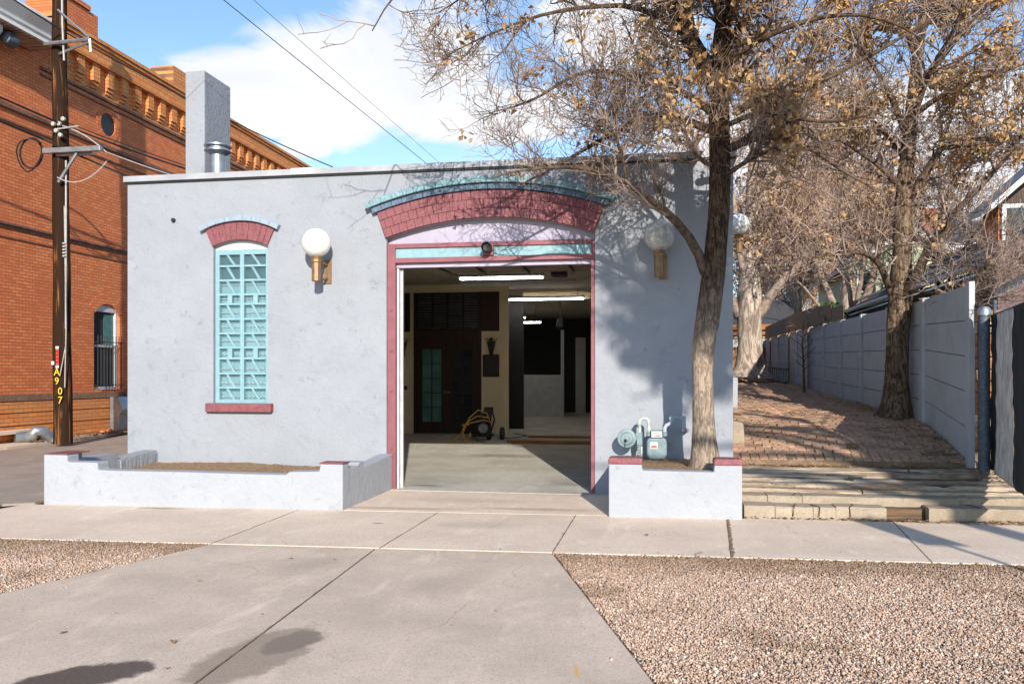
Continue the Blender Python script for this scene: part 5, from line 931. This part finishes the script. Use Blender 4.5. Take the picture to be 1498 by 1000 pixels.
def tree(name,label,cat_,trunk,tr_r,limbs,mats,counts,lens,leaves,leafsize,ok=None,group=None,leafwt=None,tkw={},tw=.0018,up=.12,limbk=8):
    root=thing(name,label,cat_,trunk[0] if trunk[0][2]>0 else trunk[0],group)
    trunkmesh('trunk',trunk,tr_r,mats[0],root,**tkw)
    LP=[];LR=[]; n=14
    for pts,r0,r1 in limbs:
        q=smoothline(pts,n); q[1:-1]+=RNG.normal(size=(n-2,3))*r0*.12; LP.append(q); LR.append(np.linspace(r0,r1,n)**1.0)
    tp=smoothline(trunk,n); half=tp[n*6//10:]; extra=np.stack([np.interp(np.linspace(0,1,n),np.linspace(0,1,len(half)),half[:,k]) for k in range(3)],1)
    LP=np.array(LP); LR=np.array(LR); mesh('limb',*tubes(LP,LR,limbk),mats[1],root,smooth=True)
    SP=np.concatenate([LP,extra[None]]); SR=np.concatenate([LR,np.linspace(.05,.01,n)[None]])
    c1,c2,c3,c4=counts; (a1,b1),(a2,b2),(a3,b3),(a4,b4)=lens
    P1,R1=grow(SP,np.minimum(SR,.03),c1,a1,b1,7,up=up,bend=.06,jit=.16,tmin=.12,r_frac=.6,rmin=tw*2)
    def f(P,R):
        if ok is None: return P,R
        k=ok(P); return P[k],R[k]
    P1,R1=f(P1,R1); P2,R2=grow(P1,R1,c2,a2,b2,6,up=up,bend=.10,jit=.2,rmin=tw*1.5,r_frac=.6); P2,R2=f(P2,R2)
    P3,R3=grow(P2,R2,c3,a3,b3,5,up=up*1.2,bend=.14,jit=.22,rmin=tw,r_frac=.65,tmin=.1,lenfall=.3); P3,R3=f(P3,R3)
    parts=[tubes(P1,R1,5),tubes(P2,R2,4),tubes(P3,R3,3)]
    ends=P3[:,-1]
    if c4:
        P4,R4=grow(P3,R3,c4,a4,b4,4,up=.1,bend=.15,jit=.25,rmin=tw*.8,r_frac=.75,tmin=.2,lenfall=.2); P4,R4=f(P4,R4); parts.append(tubes(P4,R4,3)); ends=P4[:,-1]
    V,F=cat(parts); mesh('crown',V,F,mats[2],root)
    if leaves:
        w=np.ones(len(ends)) if leafwt is None else leafwt(ends); w=w/w.sum(); rep=RNG.integers(1,9,size=leaves//4); k=RNG.choice(len(ends),size=leaves//4,p=w)
        pts=np.repeat(ends[k],rep,axis=0); pts=pts+RNG.normal(size=(len(pts),3))*.045; leafmesh('leaves',pts,leafsize,mats[3],root)
    return root
def okfront(P):
    X,Y,Z=P[...,0],P[...,1],P[...,2]; bad=((Y>11.02)&(Z<4.5)&(X<1.0)).any(1); low=(Z<2.75).any(1); lowl=((X<-.9)&(Z<3.85)).any(1); lf=((X<-2.7).any(1))&(RNG.random(len(P))<.78); c=(Z[:,0]<3.6)&(X[:,0]>1.1)&(RNG.random(len(P))<.5)
    return ~(bad|low|lowl|lf|c|((X[:,0]>1.4)&(RNG.random(len(P))<.52)))
def vnoise(p,s,seed=0):
    r=np.random.default_rng(seed); o=0
    for _ in range(5): k=unit(r.normal(size=3))*s; o=o+np.sin(p@k+r.uniform(0,6))
    return o
def lwf(e):
    n=vnoise(e,2.6,3)+vnoise(e,6,5)*.8; w=np.exp(n*.55); w*=np.where(e[:,0]>.8,2.8,np.where(e[:,0]<-.2,.2,.8))*np.where(e[:,2]>4.2,1,.35)*np.where((e[:,0]>.7)&(e[:,0]<2.3)&(e[:,2]<5.4),.22,1); return w
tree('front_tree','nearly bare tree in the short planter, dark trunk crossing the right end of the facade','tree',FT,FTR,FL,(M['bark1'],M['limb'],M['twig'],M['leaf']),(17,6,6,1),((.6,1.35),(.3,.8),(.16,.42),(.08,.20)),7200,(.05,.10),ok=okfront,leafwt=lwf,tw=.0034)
def okf(P): return ~((P[...,2]<2.4).any(1))
tree('fence_tree','leaf hung tree growing against the near grey fence panels','tree',GT,GTR,GL,(M['bark2'],M['limb'],M['twig'],M['leaf']),(12,6,5,1),((.7,1.8),(.4,1.0),(.2,.5),(.1,.25)),10000,(.05,.10),tw=.0045,ok=okf,leafwt=lambda e:np.exp((vnoise(e,1.8,9)+vnoise(e,5,4)*.8)*.9)*np.where(e[:,2]>4.3,1.5,.3))
tree('sycamore_tree','pale barked tree standing at the far end of the brick path','tree',HT,HTR,HL,(M['bark3'],M['limb2'],M['twig2'],M['leaf']),(11,7,5,0),((1.4,3.2),(.7,1.8),(.3,.9),(0,0)),1500,(.08,.14),tw=.009,ok=lambda P:~((P[...,2]<2.6).any(1)),tkw=dict(k=24))
tree('multi_stem_tree','pale multi stemmed bare tree behind the fence before the green house','tree',IT,ITR,IL,(M['bark3'],M['limb2'],M['twig2'],M['leaf']),(11,7,5,0),((1.6,3.6),(.8,2.0),(.4,1.0),(0,0)),2600,(.09,.16),tw=.011,ok=lambda P:~((P[...,2]<5.6).any(1)))
tree('far_tree','tall bare pinkish brown tree behind the shed roof, left of the multi stemmed tree','tree',JT,JTR,JL,(M['bark3'],M['limb2'],M['twig2'],M['leaf']),(11,7,5,0),((1.8,4.0),(.9,2.2),(.4,1.1),(0,0)),2600,(.10,.18),tw=.012,ok=lambda P:~((P[...,2]<4.4).any(1)))
# generic round-headed trees made of metres, used beyond the houses and for the street tree off frame
def generic(name,label,base,h,rad,r0,mats,counts,lens,leaves,leafsize,nl=11,tw=.006,z0=.3,lean=(0,0),ok=None,seed=1,group=None,azim=None,leafwt=None):
    rr=random.Random(seed); bx,by,bz=base
    tr=[(bx+lean[0]*t,by+lean[1]*t,bz+h*.85*t) for t in [i/8 for i in range(9)]]; rad_=[r0*(1-.9*i/8) for i in range(9)]; L=[]
    for i in range(nl):
        t=z0+(1-z0)*.8*i/nl; a=i*2.4+rr.random()
        if azim is not None: a=azim+.7*math.sin(i*2.4)
        q=(bx+lean[0]*t,by+lean[1]*t,bz+h*.85*t); e=rad*(1-.35*t)*rr.uniform(.8,1.1); hh=h*(.30-.12*t)*rr.uniform(.7,1.3)*(1 if azim is None else .45)
        L.append(([q,(q[0]+e*.35*math.cos(a),q[1]+e*.35*math.sin(a),q[2]+hh*.45),(q[0]+e*.7*math.cos(a+.15),q[1]+e*.7*math.sin(a+.15),q[2]+hh*.8),(q[0]+e*math.cos(a+.2),q[1]+e*math.sin(a+.2),q[2]+hh)],r0*.45*(1-t*.5),.015))
    return tree(name,label,'tree',tr,rad_,L,mats,counts,lens,leaves,leafsize,tw=tw,ok=ok,group=group,leafwt=leafwt)
far=(M['bark3'],M['limb2'],M['twig2'],M['leaf'])
generic('background_tree','bare tree between the far shed and the distant reddish house',(5.2,46,0),11,4.2,.35,far,(11,6,6,0),((1.5,3.2),(.8,1.8),(.4,1.0),(0,0)),900,(.12,.2),seed=3,tw=.015)
generic('background_tree','bare tree rising behind the red brick house',(12.5,56,0),14,4.5,.35,far,(9,6,6,0),((1.8,3.8),(.9,2.0),(.4,1.1),(0,0)),600,(.14,.22),seed=5,tw=.017)
generic('background_tree','bare tree rising between the green house and the red brick house',(9.3,50,0),12.5,4.8,.35,far,(10,6,6,0),((1.8,3.8),(.9,2.0),(.4,1.1),(0,0)),900,(.14,.22),seed=8,tw=.017)
generic('background_tree','spindly bare tree above the brown roof near the right edge',(9.2,30,0),12.0,3.4,.2,(M['bark2'],M['limb'],M['twig'],M['leaf']),(8,6,6,0),((1.2,2.6),(.6,1.4),(.3,.8),(0,0)),300,(.1,.16),seed=12,tw=.009)
# evergreen shrub and sapling
ev_=thing('evergreen_bush','dark green bush behind the far brown boards','bush',(5.3,29,0))
pts=RNG.normal(size=(9000,3)); pts=unit(pts)*RNG.uniform(.5,1,(9000,1))**.5*np.array([.75,.75,1.3])+np.array([5.6,29.5,2.7]); leafmesh('foliage',pts,(.10,.2),M['green'],ev_); MB().tube([(5.6,29.5,0),(5.6,29.5,2.2)],.08,8).build('trunk',M['limb'],ev_)
sp=thing('sapling','thin bare dark sapling in front of the far fence panels by the ladder','sapling',(3.35,20.5,1.15))
b=MB(); b.tube([(3.35,20.5,1.12),(3.33,20.5,1.9),(3.3,20.5,2.5)],[.03,.022,.012],6)
for i in range(16):
    z=1.7+i*.06; a=i*2.4; l=random.uniform(.25,.55); b.tube([(3.33,20.5,z),(3.33+l*.5*math.cos(a),20.5+l*.5*math.sin(a),z+l*.35),(3.33+l*math.cos(a+.3),20.5+l*math.sin(a+.3),z+l*.8)],[.010,.007,.003],4)
b.build('stems',M['limb'],sp)
def okst(P):
    X,Y,Z=P[...,0],P[...,1],P[...,2]; zs=Z-(11.15-Y)*.3995; xs=X-(11.15-Y)*.287
    return ~((zs<1.35+.75*np.clip(-xs,-.3,2.5)).any(1)|(zs>4.35).any(1)|(xs<-2.6).any(1)|(xs>1.1).any(1))
# street trees and a sign behind the viewpoint: they cast the shade on the facade
stm=(M['bark2'],M['limb'],M['twig'],M['leaf'])
generic('street_tree','tall street tree with dried leaves beside the gravel strip',(6.75,-2.0,0),9.4,4.9,.30,stm,(15,8,7,0),((.9,2.0),(.5,1.1),(.3,.6),(0,0)),22000,(.06,.12),nl=9,tw=.006,z0=.62,lean=(-.3,0),seed=21,ok=okst,azim=PI,leafwt=lambda e:np.exp(vnoise(e,3.6,17)*1.6))
sg=thing('street_sign','blank backed parking sign on a thin steel pole near the kerb','sign',(4.55,1.58,0)); MB().tube([(4.55,1.58,0),(4.55,1.58,3.25)],.03,8).build('sign_pole',M['galv'],sg); B(4.36,4.74,1.54,1.55,2.7,3.25).build('sign_plate',M['galv'],sg)
# ================================================================ SKY, SUN, CAMERA
el,az=math.radians(21),math.radians(16)
d=Vector((-math.sin(az)*math.cos(el),math.cos(az)*math.cos(el),-math.sin(el)))
sl=bpy.data.lights.new('sun','SUN'); sl.energy=4.1; sl.angle=math.radians(.5); sl.color=(1,.92,.81); so=bpy.data.objects.new('sun',sl); C.objects.link(so); so.rotation_euler=d.to_track_quat('-Z','Y').to_euler()
W=bpy.data.worlds.new('World'); S.world=W; W.use_nodes=True; n=W.node_tree; bg=n.nodes['Background']
sky=n.nodes.new('ShaderNodeTexSky'); sky.sky_type='NISHITA'; sky.sun_disc=False; sky.sun_elevation=el; sky.sun_rotation=math.atan2(math.sin(az),-math.cos(az)); sky.altitude=300; sky.air_density=1.1; sky.dust_density=.15; sky.ozone_density=3.2
tc=n.nodes.new('ShaderNodeTexCoord'); v=tc.outputs['Generated']
def blob(cx,cy,cz,sx,sz,rot=0):
    m_=n.nodes.new('ShaderNodeMapping'); m_.vector_type='TEXTURE'; m_.inputs['Location'].default_value=(cx,cy,cz); m_.inputs['Scale'].default_value=(sx,.3,sz); m_.inputs['Rotation'].default_value=(0,rot,0); n.links.new(v,m_.inputs[0])
    l=n.nodes.new('ShaderNodeVectorMath'); l.operation='LENGTH'; n.links.new(m_.outputs[0],l.inputs[0]); return ramp(n,l.outputs['Value'],.2,1.25,1,0)
m2=n.nodes.new('ShaderNodeMapping'); m2.inputs['Scale'].default_value=(1,1,2.0); n.links.new(v,m2.inputs[0])
nz=noise(n,m2.outputs[0],4.5,10,.6,.7); nz2=noise(n,m2.outputs[0],1.6,6,.55,.3)
def pxdir(px,py):
    r=(px-749)/1240; z=(550-py)/1240; c,s=math.cos(TH),math.sin(TH); q=Vector((r*c-s,r*s+c,z)).normalized(); return q
bs=[]
for (px,py_,sx,sz,rot) in ((500,115,.15,.085,-.05),(370,125,.11,.055,-.05),(590,95,.14,.10,0),(420,165,.12,.035,0),(445,215,.035,.016,0),(700,170,.16,.05,0),(1300,230,.30,.10,0),(1450,250,.2,.10,0),(900,40,.12,.05,0)):
    q=pxdir(px,py_); bs.append(blob(q.x,q.y,q.z,sx,sz,rot))
acc=bs[0]
for b_ in bs[1:]: acc=mth(n,'MAXIMUM',acc,b_)
cl=mth(n,'ADD',mth(n,'MULTIPLY',acc,.80),mth(n,'MULTIPLY',mth(n,'SUBTRACT',nz,.5),1.7)); cl=ramp(n,cl,.24,.62)
hazec=ramp(n,nz2,.5,.8,0,.16); cl=mth(n,'MAXIMUM',cl,hazec)
shade=ramp(n,nz,.35,.7,.82,1.0)
cc=n.nodes.new('ShaderNodeMix'); cc.data_type='RGBA'; n.links.new(cl,cc.inputs[0]); n.links.new(mixc(n,.0,(1,1,1),(1,1,1)),cc.inputs[7])
CLOUD=5.2
cv=n.nodes.new('ShaderNodeVectorMath'); cv.operation='SCALE'; cv.inputs[0].default_value=(CLOUD*.96,CLOUD*.98,CLOUD*1.04); n.links.new(shade,cv.inputs['Scale'])
n.links.new(cv.outputs[0],cc.inputs[7]); n.links.new(sky.outputs[0],cc.inputs[6]); n.links.new(cc.outputs[2],bg.inputs[0]); bg.inputs[1].default_value=.15
cam=bpy.data.cameras.new('camera'); co=bpy.data.objects.new('camera',cam); C.objects.link(co); co.location=(0,0,1.55); co.rotation_euler=(PI/2,0,TH)
cam.sensor_width=36; cam.lens=1240/1498*36; cam.shift_y=50/1498; cam.clip_end=2000; S.camera=co
S.view_settings.view_transform='Standard'; S.view_settings.look='None'; S.view_settings.exposure=.58; S.view_settings.gamma=1
S.cycles.max_bounces=8; S.cycles.diffuse_bounces=5; S.cycles.caustics_reflective=False; S.cycles.caustics_refractive=False
